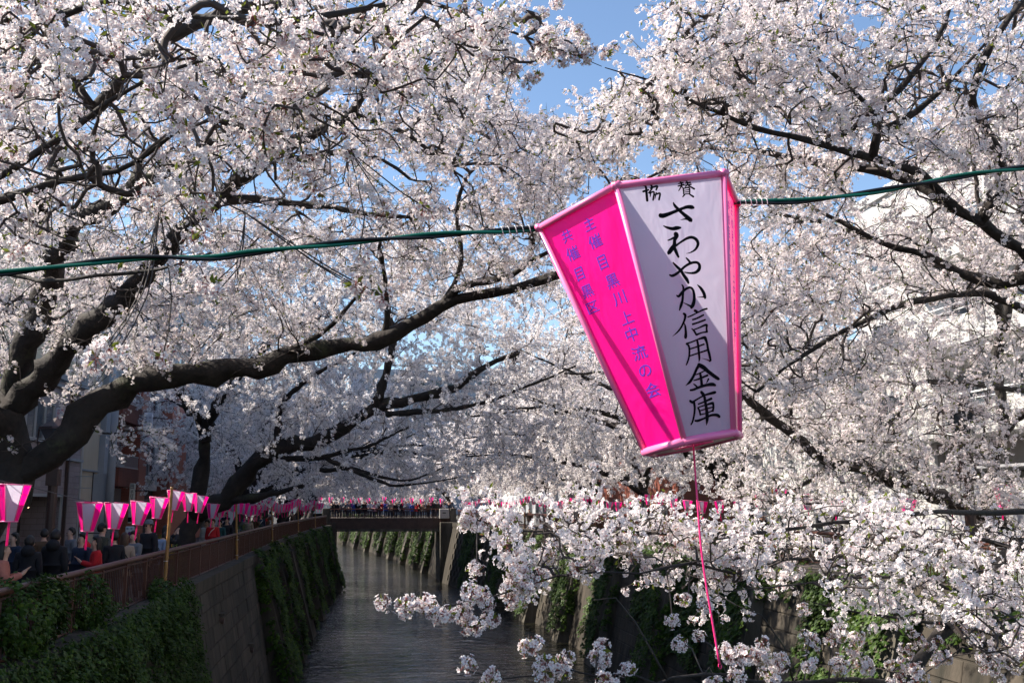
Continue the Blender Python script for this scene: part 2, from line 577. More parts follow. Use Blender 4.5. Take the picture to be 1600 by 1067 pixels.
def railing(line, label, step_bar, z_of, gap=None, near=300, post_step=2.0):
    """line: list of (x, y) points; z_of(y) = height of its foot"""
    pts = np.array(line, float)
    seg = np.linalg.norm(np.diff(pts, axis=0), axis=1)
    cum = np.concatenate([[0], np.cumsum(seg)])
    tot = cum[-1]
    def at(s):
        x, y = np.interp(s, cum, pts[:, 0]), np.interp(s, cum, pts[:, 1])
        return x, y, z_of(y)
    r = empty('railing', at(0), 0, label, 'railing')
    inv = Matrix.Translation(-r.location)
    n = int(tot / 1.0)
    ring = [at(tot * i / n) for i in range(n + 1)]
    runs, cur = [], []
    for q in ring:
        if gap and gap[0] < q[1] < gap[1]:
            if len(cur) > 1: runs.append(cur)
            cur = []
        else:
            cur.append(q)
    runs.append(cur)
    for run in runs:
        mb = MB()
        mb.tube([(x, y, z + 1.05) for x, y, z in run], 0.062, 8)
        o = mb.build('handrail', M['rail'], r, smooth=True)
        o.matrix_parent_inverse = inv
    for zz in (0.10, 0.95):
        mb = MB()
        mb.tube([(x, y, z + zz) for x, y, z in ring], 0.026, 4)
        o = mb.build('lower_rail' if zz < .5 else 'upper_rail', M['rail'], r)
        o.matrix_parent_inverse = inv
    k = int(tot / post_step)
    for i in range(k + 1):
        o = obj('post', POST, r)
        o.matrix_parent_inverse = inv
        x, y, z = at(i * post_step)
        o.location = (x, y, z)
    far = MB()
    i, s = 0, step_bar
    while s < tot:
        x, y, z = at(s)
        if i < near:
            o = obj('bar', BAR, r)
            o.matrix_parent_inverse = inv
            o.location = (x, y, z + 0.1)
        else:
            far.box(x - .012, x + .012, y - .008, y + .008, z + .1, z + .96)
        i += 1
        s += step_bar
    if far.f:
        o = far.build('far_bars', M['rail'], r, kind='stuff')
        o.matrix_parent_inverse = inv
    return r

LR_LINE = [(-4.85, 10.5), (-4.85, 62), (-4.25, 85), (-3.35, 105.5)]
RR_LINE = [(14.75, 12), (14.75, 60), (14.0, 78), (12.2, 92), (10.2, 105.5)]
railing(LR_LINE, 'brown metal railing with thin bars along the left bank above the ivy', 0.15, lambda y: ZL + 0.05)
railing(RR_LINE, 'brown metal railing on the right bank half hidden by low blossoms', 0.16, lambda y: ZR + 0.12 + max(0, (y - 60)) * 0.006)

# ------------------------------------------------------------------ far bridge
BY0, BY1, BZ = 107.0, 112.5, 6.55
br = empty('footbridge', (3.3, BY0, 0), 0, 'low brown girder bridge crossing the canal, packed with people', 'bridge')
inv = Matrix.Translation(-br.location)
def bpart(name, mb, m_, kind=None):
    o = mb.build(name, m_, br, kind=kind)
    o.matrix_parent_inverse = inv
    return o
x0, x1 = XL(107) - 0.9, XR(107) + 0.6
mb = MB(); mb.box(x0, x1, BY0 + .1, BY1, BZ - 0.18, BZ); bpart('deck', mb, M['paving'])
for yy in (BY0, BY1 - .25):
    mb = MB(); mb.box(x0, x1, yy, yy + .22, BZ - 1.12, BZ - 0.02); bpart('girder', mb, M['steel_brown'])
mb = MB(); mb.box(x0 + .8, x1 - .8, BY0 - .12, BY0 + .34, BZ - 1.40, BZ - 1.125); bpart('flange', mb, M['concrete_pale'])
for k in range(9):
    xx = x0 + 1 + k * (x1 - x0 - 2) / 8
    mb = MB(); mb.box(xx - .05, xx + .05, BY0 - .10, BY0 - .002, BZ - 1.1, BZ - .05); bpart('stiffener', mb, M['steel_brown'])
for yy in (BY0 + .05, BY1 - .08):
    mb = MB(); mb.tube([(x0, yy, BZ + .92), (x1, yy, BZ + .92)], 0.05, 6); bpart('handrail', mb, M['rail'])
    mb = MB(); mb.box(x0, x1, yy - .02, yy + .02, BZ + .1, BZ + .14); bpart('lower_rail', mb, M['rail'])
n = int((x1 - x0) / 0.2)
bb = MB(); bb.box(-.012, .012, -.012, .012, 0, .8)
bbm = bb.mesh('baluster', M['rail'])
for yy in (BY0 + .05, BY1 - .08):
    for k in range(n):
        o = obj('baluster', bbm, br); o.matrix_parent_inverse = inv; o.location = (x0 + .1 + k * .2, yy, BZ + .12)
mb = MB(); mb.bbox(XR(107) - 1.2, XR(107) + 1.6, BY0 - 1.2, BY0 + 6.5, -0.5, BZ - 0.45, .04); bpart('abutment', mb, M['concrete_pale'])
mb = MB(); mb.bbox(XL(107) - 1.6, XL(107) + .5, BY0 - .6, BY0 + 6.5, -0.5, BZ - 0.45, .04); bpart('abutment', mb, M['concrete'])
mb = MB(); mb.bbox(XL(107) - .9, XL(107) - .1, BY0 - .5, BY0 + .3, BZ - .5, BZ + 1.0, .04); bpart('end_pillar', mb, M['concrete_pale'])
mb = MB(); mb.bbox(XR(107) - .1, XR(107) + .5, BY0 - .5, BY0 + .0, BZ - .5, BZ + 1.0, .04); bpart('end_pillar', mb, M['concrete_pale'])
cb = empty('utility_cabinet', (XR(107) - .75, BY0 - .35, BZ - .05), 0, 'pale grey utility box hung on the bridge railing at its right end', 'utility box')
mb = MB(); mb.bbox(-.5, .5, -.2, .2, 0, 1.0, .04); mb.build('body', mat('cabinet_paint', (.42, .40, .37), .5, noise=.2), cb)
mb = MB(); mb.box(-.18, .18, -.208, -.2, .52, .62); mb.build('vent', M['ink'], cb)
mb = MB(); mb.box(-.45, -.4, -.1, .1, -.9, 0); mb.box(.4, .45, -.1, .1, -.9, 0); mb.build('bracket', M['steel_brown'], cb)

# ------------------------------------------------------------------ blossom sprays (instanced twigs full of flowers)
def rot_to(nrm, roll):
    """3x3 frames whose z axis is nrm"""
    z = nrm / np.linalg.norm(nrm)
    a = np.cross(z, [0.3, 0.9, 0.2]); a /= np.linalg.norm(a)
    b = np.cross(z, a)
    c, s = math.cos(roll), math.sin(roll)
    return np.stack([a * c + b * s, -a * s + b * c, z], 1)

def add_flower(buf, c, nrm, r, roll, detail):
    """five notched petals round a red heart; buf = (verts, faces, heart, mats)"""
    V, F, H, MI = buf
    A = rot_to(nrm, roll)
    cup = random.uniform(0.05, 0.5)
    for k in range(5):
        t = k * 2 * math.pi / 5 + random.uniform(-.08, .08)
        ct, st = math.cos(t), math.sin(t)
        def q(rad, w, h):
            return c + A @ np.array([rad * ct - w * st, rad * st + w * ct, h])
        n = len(V)
        h = r * cup
        if detail > 1:
            V += [q(.06 * r, 0, 0), q(.60 * r, -.36 * r, h * .55), q(1.0 * r, -.20 * r, h), q(.88 * r, 0, h * .9), q(1.0 * r, .20 * r, h), q(.60 * r, .36 * r, h * .55)]
            H += [1, 0.0, 0, 0, 0, 0.0]
            F += [(n, n + 1, n + 2, n + 3), (n, n + 3, n + 4, n + 5)]
            MI += [0, 0]
        else:
            V += [q(.05 * r, 0, 0), q(.68 * r, -.40 * r, h * .6), q(1.0 * r, 0, h), q(.68 * r, .40 * r, h * .6)]
            H += [.8, 0.0, 0, 0.0]
            F += [(n, n + 1, n + 2, n + 3)]
            MI += [0]

def add_blob(buf, c, axis, l, r, mi):
    V, F, H, MI = buf
    A = rot_to(axis, random.uniform(0, 6))
    n = len(V)
    V += [c + A @ np.array([0, 0, 0]), c + A @ np.array([r, 0, l * .5]), c + A @ np.array([-.5 * r, .87 * r, l * .5]), c + A @ np.array([-.5 * r, -.87 * r, l * .5]), c + A @ np.array([0, 0, l])]
    H += [0] * 5
    F += [(n, n + 1, n + 2), (n, n + 2, n + 3), (n, n + 3, n + 1), (n + 4, n + 2, n + 1), (n + 4, n + 3, n + 2), (n + 4, n + 1, n + 3)]
    MI += [mi] * 6

def add_leaf(buf, c, d, l, mi):
    V, F, H, MI = buf
    d = d / np.linalg.norm(d)
    s = np.cross(d, [random.uniform(-1, 1), random.uniform(-1, 1), 1.0]); s /= np.linalg.norm(s)
    u = np.cross(s, d)
    n = len(V)
    V += [c, c + d * l * .45 - s * l * .2 + u * l * .06, c + d * l, c + d * l * .45 + s * l * .2 + u * l * .06]
    H += [0] * 4
    F += [(n, n + 1, n + 2), (n, n + 2, n + 3)]
    MI += [mi] * 2

def buf_mesh(name, buf, mats):
    V, F, H, MI = buf
    me = bpy.data.meshes.new(name)
    me.from_pydata([tuple(v) for v in V], [], F)
    for m_ in mats:
        me.materials.append(m_)
    me.polygons.foreach_set('material_index', MI)
    at = me.attributes.new('heart', 'FLOAT', 'POINT')
    at.data.foreach_set('value', np.array(H, dtype=np.float32))
    me.update()
    return me

PETAL_MATS = [M['petal'], M['calyx'], M['young_leaf'], M['twig']]
def rand_dir():
    v = np.random.default_rng(random.getrandbits(32)).normal(size=3)
    return v / np.linalg.norm(v)

def cluster_mesh(name, nf, rad, fr=0.0175, detail=2, buds=2, leaves=1):
    """ball of flowers on stalks that all spring from one bud"""
    buf = ([], [], [], [])
    for i in range(nf):
        for _ in range(20):
            d = rand_dir()
            if d[2] > -0.9: break
        c = d * rad * random.uniform(.75, 1.05)
        nrm = d + rand_dir() * .45
        add_flower(buf, c, nrm, fr * random.uniform(.9, 1.1), random.uniform(0, 6), detail)
        if detail > 1:
            add_blob(buf, c - nrm / np.linalg.norm(nrm) * .013, nrm, .014, .003, 1)
            v = tube_arrays([d * .004, c - nrm / np.linalg.norm(nrm) * .012], [.0012, .0010], 3, False)
            n = len(buf[0])
            buf[0].extend(list(v[0])); buf[1].extend([tuple(k + n for k in f) for f in v[1]])
            buf[2].extend([0] * len(v[0])); buf[3].extend([1] * len(v[1]))
    for i in range(buds):
        d = rand_dir()
        add_blob(buf, d * rad * .7, d, .016, .005, 1)
    for i in range(leaves):
        d = rand_dir(); d[2] = abs(d[2])
        add_leaf(buf, d * .01, d, random.uniform(.03, .05), 2)
    return buf_mesh(name, buf, PETAL_MATS)

def spray_mesh(name, L_, n_um, per, sleeve, fr, detail, leaf=2):
    """a twig along +x with umbels of flowers all round it"""
    buf = ([], [], [], [])
    bend = random.uniform(-.08, .08) * L_
    def ax(t):
        return np.array([t * L_, bend * math.sin(t * 3.1), .03 * L_ * math.sin(t * 5)])
    v = tube_arrays([ax(t) for t in (0, .35, .7, 1.0)], [.0035, .003, .0022, .0012], 3, False)
    buf[0].extend(list(v[0])); buf[1].extend(v[1]); buf[2].extend([0] * len(v[0])); buf[3].extend([3] * len(v[1]))
    for i in range(n_um):
        t = (i + random.uniform(.2, .8)) / n_um
        base = ax(t)
        a = random.uniform(0, 6.28)
        rd = np.array([random.uniform(-.4, .4), math.cos(a), math.sin(a)])
        ctr = base + rd * sleeve * random.uniform(.5, .8)
        for k in range(per):
            d = rand_dir() + rd * .55
            d /= np.linalg.norm(d)
            add_flower(buf, ctr + d * sleeve * random.uniform(.38, .62), d + rand_dir() * .4, fr * random.uniform(.88, 1.12), random.uniform(0, 6), detail)
        if detail > 1 and random.random() < .6:
            add_blob(buf, base + rd * sleeve * .4, rd, .02, .005, 1)
    for i in range(leaf):
        t = random.uniform(.1, 1)
        d = rand_dir()
        add_leaf(buf, ax(t), d, random.uniform(.03, .055) * (fr / .0175), 2)
    return buf_mesh(name, buf, PETAL_MATS)

def puff_mesh(name, L_, n, sleeve, fr, nb=4):
    """far spray: every flower one small folded petal sheet"""
    buf = ([], [], [], [])
    v = tube_arrays([(-.1 * L_, 0, 0), (.5 * L_, .03 * L_, .02 * L_), (L_, 0, .05 * L_)], [.12 * fr + .004, .1 * fr + .004, .05 * fr + .002], 3, False)
    buf[0].extend(list(v[0])); buf[1].extend(v[1]); buf[2].extend([0] * len(v[0])); buf[3].extend([3] * len(v[1]))
    balls = []
    for i in range(nb):
        a = random.uniform(0, 6.28)
        balls.append(np.array([(i + random.random()) / nb * L_, math.cos(a) * sleeve * .7, math.sin(a) * sleeve * .7]))
    for i in range(n):
        d = rand_dir()
        c = balls[i % nb] + d * sleeve * random.uniform(.55, .85)
        A = rot_to(d + rand_dir() * .5, random.uniform(0, 6))
        m = len(buf[0])
        r = fr * random.uniform(.75, 1.25)
        for (x, y, h) in ((-1, -.35, .2), (-.1, -1, 0), (.95, -.3, .25), (.75, .8, 0), (-.5, .9, .2)):
            buf[0].append(c + A @ np.array([x * r, y * r, h * r]))
        buf[2].extend([.02] * 5)
        buf[1].append((m, m + 1, m + 2, m + 3, m + 4)); buf[3].append(0)
    for i in range(max(1, n // 30)):
        add_leaf(buf, np.array([random.random() * L_, 0, 0]), rand_dir(), fr * 2.2, 2)
    return buf_mesh(name, buf, PETAL_MATS)

def source(me):
    return bpy.data.objects.new(me.name, me)

SPRAY0 = [source(spray_mesh('blossom_spray', .32, 5, 8, .066, .0175, 1 if i % 2 else 2, 3 + i % 3)) for i in range(6)]
SPRAY1 = [source(puff_mesh('blossom_puff', .50, 64, .075, .023, 4)) for i in range(5)]
SPRAY2 = [source(puff_mesh('blossom_puff_far', .95, 75, .15, .045, 4)) for i in range(4)]

def scatter_group(name, srcs):
    ng = bpy.data.node_groups.new(name, 'GeometryNodeTree')
    ng.interface.new_socket('Geometry', in_out='INPUT', socket_type='NodeSocketGeometry')
    ng.interface.new_socket('Geometry', in_out='OUTPUT', socket_type='NodeSocketGeometry')
    N, L = ng.nodes, ng.links
    gi, go = N.new('NodeGroupInput'), N.new('NodeGroupOutput')
    jn = N.new('GeometryNodeJoinGeometry')
    ar = N.new('GeometryNodeInputNamedAttribute'); ar.data_type = 'FLOAT_VECTOR'; ar.inputs[0].default_value = 'rot'
    asz = N.new('GeometryNodeInputNamedAttribute'); asz.data_type = 'FLOAT'; asz.inputs[0].default_value = 'scl'
    av = N.new('GeometryNodeInputNamedAttribute'); av.data_type = 'INT'; av.inputs[0].default_value = 'kind_index'
    for k, o in enumerate(srcs):
        oi = N.new('GeometryNodeObjectInfo'); oi.inputs['Object'].default_value = o
        cp = N.new('FunctionNodeCompare'); cp.data_type = 'INT'; cp.operation = 'EQUAL'
        L.new(av.outputs['Attribute'], cp.inputs[2]); cp.inputs[3].default_value = k
        ip = N.new('GeometryNodeInstanceOnPoints')
        L.new(gi.outputs[0], ip.inputs['Points'])
        L.new(cp.outputs[0], ip.inputs['Selection'])
        L.new(oi.outputs['Geometry'], ip.inputs['Instance'])
        L.new(ar.outputs['Attribute'], ip.inputs['Rotation'])
        L.new(asz.outputs['Attribute'], ip.inputs['Scale'])
        L.new(ip.outputs[0], jn.inputs[0])
    L.new(jn.outputs[0], go.inputs[0])
    return ng

NG0 = (scatter_group('spray_scatter', SPRAY0), len(SPRAY0))
NG1 = (scatter_group('puff_scatter', SPRAY1), len(SPRAY1))
NG2 = (scatter_group('puff_far_scatter', SPRAY2), len(SPRAY2))

def euler_from_axis(d, roll):
    """vectorised XYZ euler of frames whose x axis is d, rolled about it"""
    d = d / (np.linalg.norm(d, axis=1)[:, None] + 1e-9)
    ref = np.where(np.abs(d[:, 2:3]) > .95, np.array([[1.0, 0, 0]]), np.array([[0, 0, 1.0]]))
    b = np.cross(ref, d); b /= np.linalg.norm(b, axis=1)[:, None]
    c = np.cross(d, b)
    cr, sr = np.cos(roll)[:, None], np.sin(roll)[:, None]
    y = b * cr + c * sr
    z = -b * sr + c * cr
    # matrix columns d, y, z ; XYZ euler
    m20, m21, m22 = d[:, 2], y[:, 2], z[:, 2]
    m10, m00 = d[:, 1], d[:, 0]
    return np.stack([np.arctan2(m21, m22), np.arcsin(np.clip(-m20, -1, 1)), np.arctan2(m10, m00)], 1)

def scatter_obj(name, pos, rot, scl, ng, parent, kind='stuff'):
    me = bpy.data.meshes.new(name)
    n = len(pos)
    me.vertices.add(n)
    me.vertices.foreach_set('co', np.asarray(pos, np.float32).ravel())
    a = me.attributes.new('rot', 'FLOAT_VECTOR', 'POINT'); a.data.foreach_set('vector', np.asarray(rot, np.float32).ravel())
    a = me.attributes.new('scl', 'FLOAT', 'POINT'); a.data.foreach_set('value', np.asarray(scl, np.float32))
    a = me.attributes.new('kind_index', 'INT', 'POINT'); a.data.foreach_set('value', rng.integers(0, ng[1], n).astype(np.int32))
    o = obj(name, me, parent, kind=kind)
    md = o.modifiers.new('scatter', 'NODES')
    md.node_group = ng[0]
    return o

# ------------------------------------------------------------------ tree skeletons
def catmull(pts, step):
    p = np.asarray(pts, float)
    if len(p) < 3:
        n = max(2, int(np.linalg.norm(p[-1] - p[0]) / step) + 1)
        return np.array([p[0] + (p[-1] - p[0]) * t for t in np.linspace(0, 1, n)])
    q = np.vstack([2 * p[0] - p[1], p, 2 * p[-1] - p[-2]])
    out = []
    for i in range(1, len(q) - 2):
        n = max(1, int(np.linalg.norm(q[i + 1] - q[i]) / step))
        for t in np.arange(n) / n:
            out.append(.5 * (2 * q[i] + (q[i + 1] - q[i - 1]) * t + (2 * q[i - 1] - 5 * q[i] + 4 * q[i + 1] - q[i + 2]) * t ** 2 + (3 * q[i] - q[i - 1] - 3 * q[i + 1] + q[i + 2]) * t ** 3))
    out.append(q[-2])
    return np.array(out)

def limb_mesh(pts, r0, r1, n=10, wob=0.10, trg=None, flare=1.0):
    p = catmull(pts, max(.18, r0 * .9))
    m = len(p)
    t = np.linspace(0, 1, m)
    r = (r0 + (r1 - r0) * t ** .85)
    if flare > 1:
        r = r * (1 + (flare - 1) * np.exp(-t * 9))
    kn = np.sin(np.arange(m)[:, None] * np.array([.9, 1.3, 1.1]) * .55 + trg.random(3) * 6) * (r * .30)[:, None]
    p = p + trg.normal(size=p.shape) * (r * .15)[:, None] + kn * np.minimum(1, t * 6)[:, None]
    r = r * (1 + wob * trg.normal(size=m))
    v, f = tube_arrays(p, r, n, True)
    v = v + trg.normal(size=v.shape) * np.repeat(r, n)[:, None] * (.085 if r0 > .15 else .05)
    return v, f, p, r

class Tree:
    def __init__(s, label, base, group=None, lod=NG0, seed=1, name='cherry_tree'):
        s.root = empty(name, base, 0, label, 'tree', group)
        s.base = np.array(base, float)
        s.t = np.random.default_rng(seed)
        s.lod = lod
        s.nodes, s.rad, s.par = [], [], []
        s.chains = []
        s.nlimb = 0
    def limb(s, pts, r0, r1, name='branch', n=9, flare=1.0, twiggy=True):
        pts = [np.asarray(q, float) for q in pts]
        v, f, p, r = limb_mesh(pts, r0, r1, n, trg=s.t, flare=flare)
        me = bpy.data.meshes.new(name)
        me.from_pydata([tuple(q) for q in v - s.base], [], f)
        me.materials.append(M['bark'])
        me.polygons.foreach_set('use_smooth', [True] * len(f))
        obj(name, me, s.root)
        if twiggy:
            q = catmull(pts, .22)
            k0 = len(s.nodes)
            for i in range(len(q)):
                s.nodes.append(q[i]); s.rad.append(r0 + (r1 - r0) * i / max(1, len(q) - 1))
                s.par.append(k0 + i - 1 if i else -1)
        return s
    def grow(s, att, maxd=2.6, step=.24, jit=.05, droop=.0, thin=1.0):
        """joins every crown point to the nearest wood by a curved twig"""
        att = np.asarray(att, float)
        base = np.array(s.nodes)
        nl = len(base)
        d0 = np.array([np.min(np.sum((base - a) ** 2, 1)) for a in att])
        order = np.argsort(d0)
        cap = nl + len(att) * 14
        pos = np.zeros((cap, 3)); pos[:nl] = base
        par = np.full(cap, -1); par[:nl] = s.par
        n = nl
        count = np.zeros(cap)
        for i in order:
            a = att[i]
            dd = np.sum((pos[:n] - a) ** 2, 1)
            j = int(np.argmin(dd))
            d = math.sqrt(dd[j])
            if d > maxd or d < .06:
                continue
            # fork a little further back so that twigs leave at an acute angle
            for _ in range(2):
                if par[j] >= 0 and d > .35: j = par[j]
            v = a - pos[j]
            d = np.linalg.norm(v)
            pdir = pos[j] - pos[par[j]] if par[j] >= 0 else v
            pdir = pdir / (np.linalg.norm(pdir) + 1e-9)
            k = max(2, min(12, int(d / step) + 1))
            t = np.linspace(0, 1, k + 1)[1:, None]
            c1 = pos[j] + (pdir * .5 + v / d * .5) * d * .45 + np.array([0, 0, .06 * d])
            path = (1 - t) ** 2 * pos[j] + 2 * t * (1 - t) * c1 + t ** 2 * a
            path[:-1] += s.t.normal(size=(k - 1, 3)) * jit * min(d, 1.0)
            path[:, 2] -= droop * (t[:, 0] ** 2) * d
            if n + k >= cap: break
            pos[n:n + k] = path
            par[n] = j
            par[n + 1:n + k] = np.arange(n, n + k - 1)
            s.chains.append(np.concatenate([[j], np.arange(n, n + k)]))
            n += k
        tips = np.zeros(n)
        for ch in s.chains:
            tips[ch[-1]] += 1
        for q in range(n - 1, nl - 1, -1):
            if par[q] >= 0: tips[par[q]] += tips[q]
        s.pos, s.nl = pos[:n], nl
        lim = np.concatenate([np.array(s.rad), np.full(n - nl, 9.0)])
        s.r = np.minimum((.0022 + .0027 * np.sqrt(tips)) * thin, lim)
        return s
    def twigs(s, minr=0.0, name='twigs'):
        V, F, k = [], [], 0
        for ch in s.chains:
            p = s.pos[ch]
            r = s.r[ch].copy()
            r[0] = min(r[0], r[1] * 1.15)
            if r[1] < minr: continue
            n = 5 if r[1] > .012 else 3
            v, f = tube_arrays(p, r, n, False)
            V.append(v)
            F += [tuple(q + k for q in x) for x in f]
            k += len(v)
        if not V: return
        me = bpy.data.meshes.new(name)
        me.from_pydata((np.vstack(V) - s.base).tolist(), [], F)
        me.materials.append(M['twig'])
        me.polygons.foreach_set('use_smooth', [True] * len(F))
        obj(name, me, s.root, kind='stuff')
    def sprays(s, dens, size=1.0, maxr=.02, keep=None, name='blossoms', jitter=.03, hide=None):
        A, B = [], []
        for ch in s.chains:
            A.append(s.pos[ch[:-1]]); B.append(s.pos[ch[1:]])
        A, B = np.vstack(A), np.vstack(B)
        rr = np.concatenate([s.r[ch[1:]] for ch in s.chains])
        ln = np.linalg.norm(B - A, axis=1)
        w = ln * dens * (rr < maxr)
        cnt = np.floor(w + s.t.random(len(w))).astype(int)
        idx = np.repeat(np.arange(len(w)), cnt)
        t = s.t.random(len(idx))[:, None]
        pos = A[idx] * (1 - t) + B[idx] * t + s.t.normal(size=(len(idx), 3)) * jitter
        d = (B - A)[idx] / (ln[idx][:, None] + 1e-9) + s.t.normal(size=(len(idx), 3)) * .45
        if keep is not None:
            k = keep(pos)
            pos, d = pos[k], d[k]
        rot = euler_from_axis(d, s.t.random(len(pos)) * 6.28)
        scl = size * s.t.uniform(.75, 1.25, len(pos))
        o = scatter_obj(name, pos - s.base, rot, scl, s.lod, s.root)
        s.last = (pos, d)
        return len(pos)

def blob(t, cx, cy, rx, ry, Y0, Y1, n):
    """n crown points inside an upright ellipse of the crown, spread over its depth"""
    a = t.random(n) * 6.283
    r = np.sqrt(t.random(n))
    Y = Y0 + (Y1 - Y0) * t.random(n)
    return np.array([P(cx + rx * r_ * math.cos(a_), cy + ry * r_ * math.sin(a_), y_) for a_, r_, y_ in zip(a, r, Y)])

# ------------------------------------------------------------------ the near cherry trees
GAPS = [(955, 18, 46, 34), (972, 70, 26, 32), (905, 22, 22, 20), (880, 112, 34, 16), (856, 133, 22, 20), (1008, 40, 20, 26), (815, 70, 10, 8), (838, 150, 20, 24), (868, 125, 30, 18), (925, 40, 24, 16),
        (1345, 30, 14, 14), (1362, 292, 22, 14), (705, 285, 16, 12), (560, 75, 12, 10), (610, 265, 16, 10), (880, 165, 22, 16), (1000, 250, 26, 12), (1120, 255, 16, 8)]
def open_sky(pos, gaps=GAPS, pad=13):
    d = np.asarray(pos) - EYE
    z = d @ FW
    px, py = 800 + FPX * (d @ RT) / z, 533.5 - FPX * (d @ UP) / z
    k = np.ones(len(d), bool)
    for cx, cy, rx, ry in gaps:
        k &= ((px - cx) / (rx + pad)) ** 2 + ((py - cy) / (ry + pad)) ** 2 > 1
    return k
# the lantern and its cable hang in free air: nothing grows within reach of them
def free_air(pos):
    pos = np.asarray(pos)
    return (np.linalg.norm(pos - np.array([.63, 2.0, 8.37]), axis=1) > 1.1) & (np.linalg.norm(pos - EYE, axis=1) > 2.6)

# low mass of blossom: where it ends above the water
EDGE = [(560, 700), (700, 800), (745, 850), (762, 935), (800, 945), (845, 905), (900, 902), (950, 885), (1000, 900), (1050, 930), (1110, 925), (1160, 912), (1190, 885), (1280, 885), (1310, 940), (1360, 935), (1400, 985), (1450, 965), (1500, 985), (1560, 1040), (1620, 1090)]
def above_edge(pos):
    d = np.asarray(pos) - EYE
    z = d @ FW
    px, py = 800 + FPX * (d @ RT) / z, 533.5 - FPX * (d @ UP) / z
    xs, ys = zip(*EDGE)
    return py < np.interp(px, xs, ys)
# the big limbs stay readable: few twigs grow between them and the bridge
CLEAR = [([(12, 690), (25, 600), (42, 540), (62, 480), (78, 440), (90, 395)], 17.5, 16.2, 20), ([(312, 340), (400, 312), (458, 320), (575, 335), (640, 340)], 14.5, 13.5, 9), ([(435, 238), (500, 205), (550, 178), (575, 108)], 13.6, 12.4, 10), ([(145, 172), (120, 132), (50, 96), (10, 92)], 13, 12, 9), ([(60, 320), (110, 200), (145, 172), (190, 118)], 15, 12.5, 10), ([(-20, 318), (58, 297), (136, 276), (184, 268), (215, 252), (278, 203)], 6.2, 5.7, 8), ([(600, 532), (604, 480), (600, 420), (596, 375)], 16.4, 15.3, 7), ([(690, 478), (720, 410), (715, 330), (735, 270)], 16, 15.2, 7), ([(430, 560), (520, 505), (580, 440)], 16.8, 15.2, 8), ([(15, 752), (100, 690), (178, 610), (300, 590), (430, 560), (520, 546), (585, 532), (690, 478), (800, 455), (850, 438)], 17.6, 15, 15),
         ([(400, 730), (431, 704), (525, 673), (587, 642), (665, 617), (737, 589), (812, 551)], 37, 35, 11), ([(584, 643), (604, 580), (612, 545), (607, 480)], 36, 35, 8), ([(587, 645), (681, 642), (775, 623), (900, 572)], 36, 34, 6),
         ([(310, 760), (318, 690), (312, 655)], 38, 37, 16), ([(318, 800), (378, 755), (400, 730)], 38, 37.6, 16), ([(447, 717), (506, 714), (587, 692), (644, 664)], 37, 36, 7), ([(509, 736), (575, 739), (631, 751), (694, 729)], 37, 35.5, 7),
         ([(90, 395), (110, 375), (184, 312), (273, 262)], 16.2, 14, 13), ([(110, 545), (195, 455), (270, 388), (350, 300), (385, 268), (435, 238)], 16.4, 13.6, 15), ([(190, 118), (240, 84), (275, 56), (350, 20), (420, 9)], 12.5, 11, 11),
         ([(1592, 389), (1533, 347), (1453, 280), (1358, 247), (1272, 223), (1180, 200), (1068, 152)], 10.3, 8.5, 11), ([(1365, 240), (1370, 190), (1408, 136), (1474, 39)], 9.4, 8.9, 7), ([(1373, 208), (1469, 144), (1507, 105)], 9.3, 9, 8),
         ([(1600, 482), (1512, 457), (1411, 478), (1306, 522), (1228, 573)], 12, 11.3, 7), ([(1560, 440), (1453, 402), (1402, 389), (1314, 347)], 10.8, 11.5, 9), ([(1150, 605), (1177, 627), (1246, 684), (1312, 728), (1390, 747), (1480, 780), (1564, 817)], 18, 22.5, 9),
         ([(1600, 609), (1504, 599), (1444, 596)], 19.8, 18.8, 6), ([(900, 664), (853, 648), (812, 629)], 52, 50, 7), ([(948, 769), (900, 726), (845, 690), (800, 667)], 63, 60, 7), ([(1034, 755), (1010, 690)], 53, 52, 10)]
def limbs_clear(pos, t, prob=.88):
    d = np.asarray(pos) - EYE
    z = d @ FW
    px, py = 800 + FPX * (d @ RT) / z, 533.5 - FPX * (d @ UP) / z
    k = np.ones(len(d), bool)
    for line, Ya, Yb, w in CLEAR:
        q = catmull([(x, y, Ya + (Yb - Ya) * i / (len(line) - 1)) for i, (x, y) in enumerate(line)], 12)
        lo, hi = q.min(0), q.max(0)
        c = np.where((px > lo[0] - w) & (px < hi[0] + w) & (py > lo[1] - w) & (py < hi[1] + w))[0]
        if not len(c): continue
        dd = np.hypot(px[c][:, None] - q[None, :, 0], py[c][:, None] - q[None, :, 1])
        j = dd.argmin(1)
        bad = (dd[np.arange(len(c)), j] < w + .085 * FPX / np.asarray(pos)[c, 1]) & (np.asarray(pos)[c, 1] < q[j, 2] + .1)
        k[c[bad & (t.random(len(c)) < prob)]] = False
    return k
KT = np.random.default_rng(99)
def both(pos): return open_sky(pos) & free_air(pos)
def spray_ok(pos): return both(pos) & limbs_clear(pos, KT)
def pp(*l): return [P(*q) if len(q) == 3 else np.array(q[:3]) for q in l]
def W(x, y, z): return (x, y, z, 0)

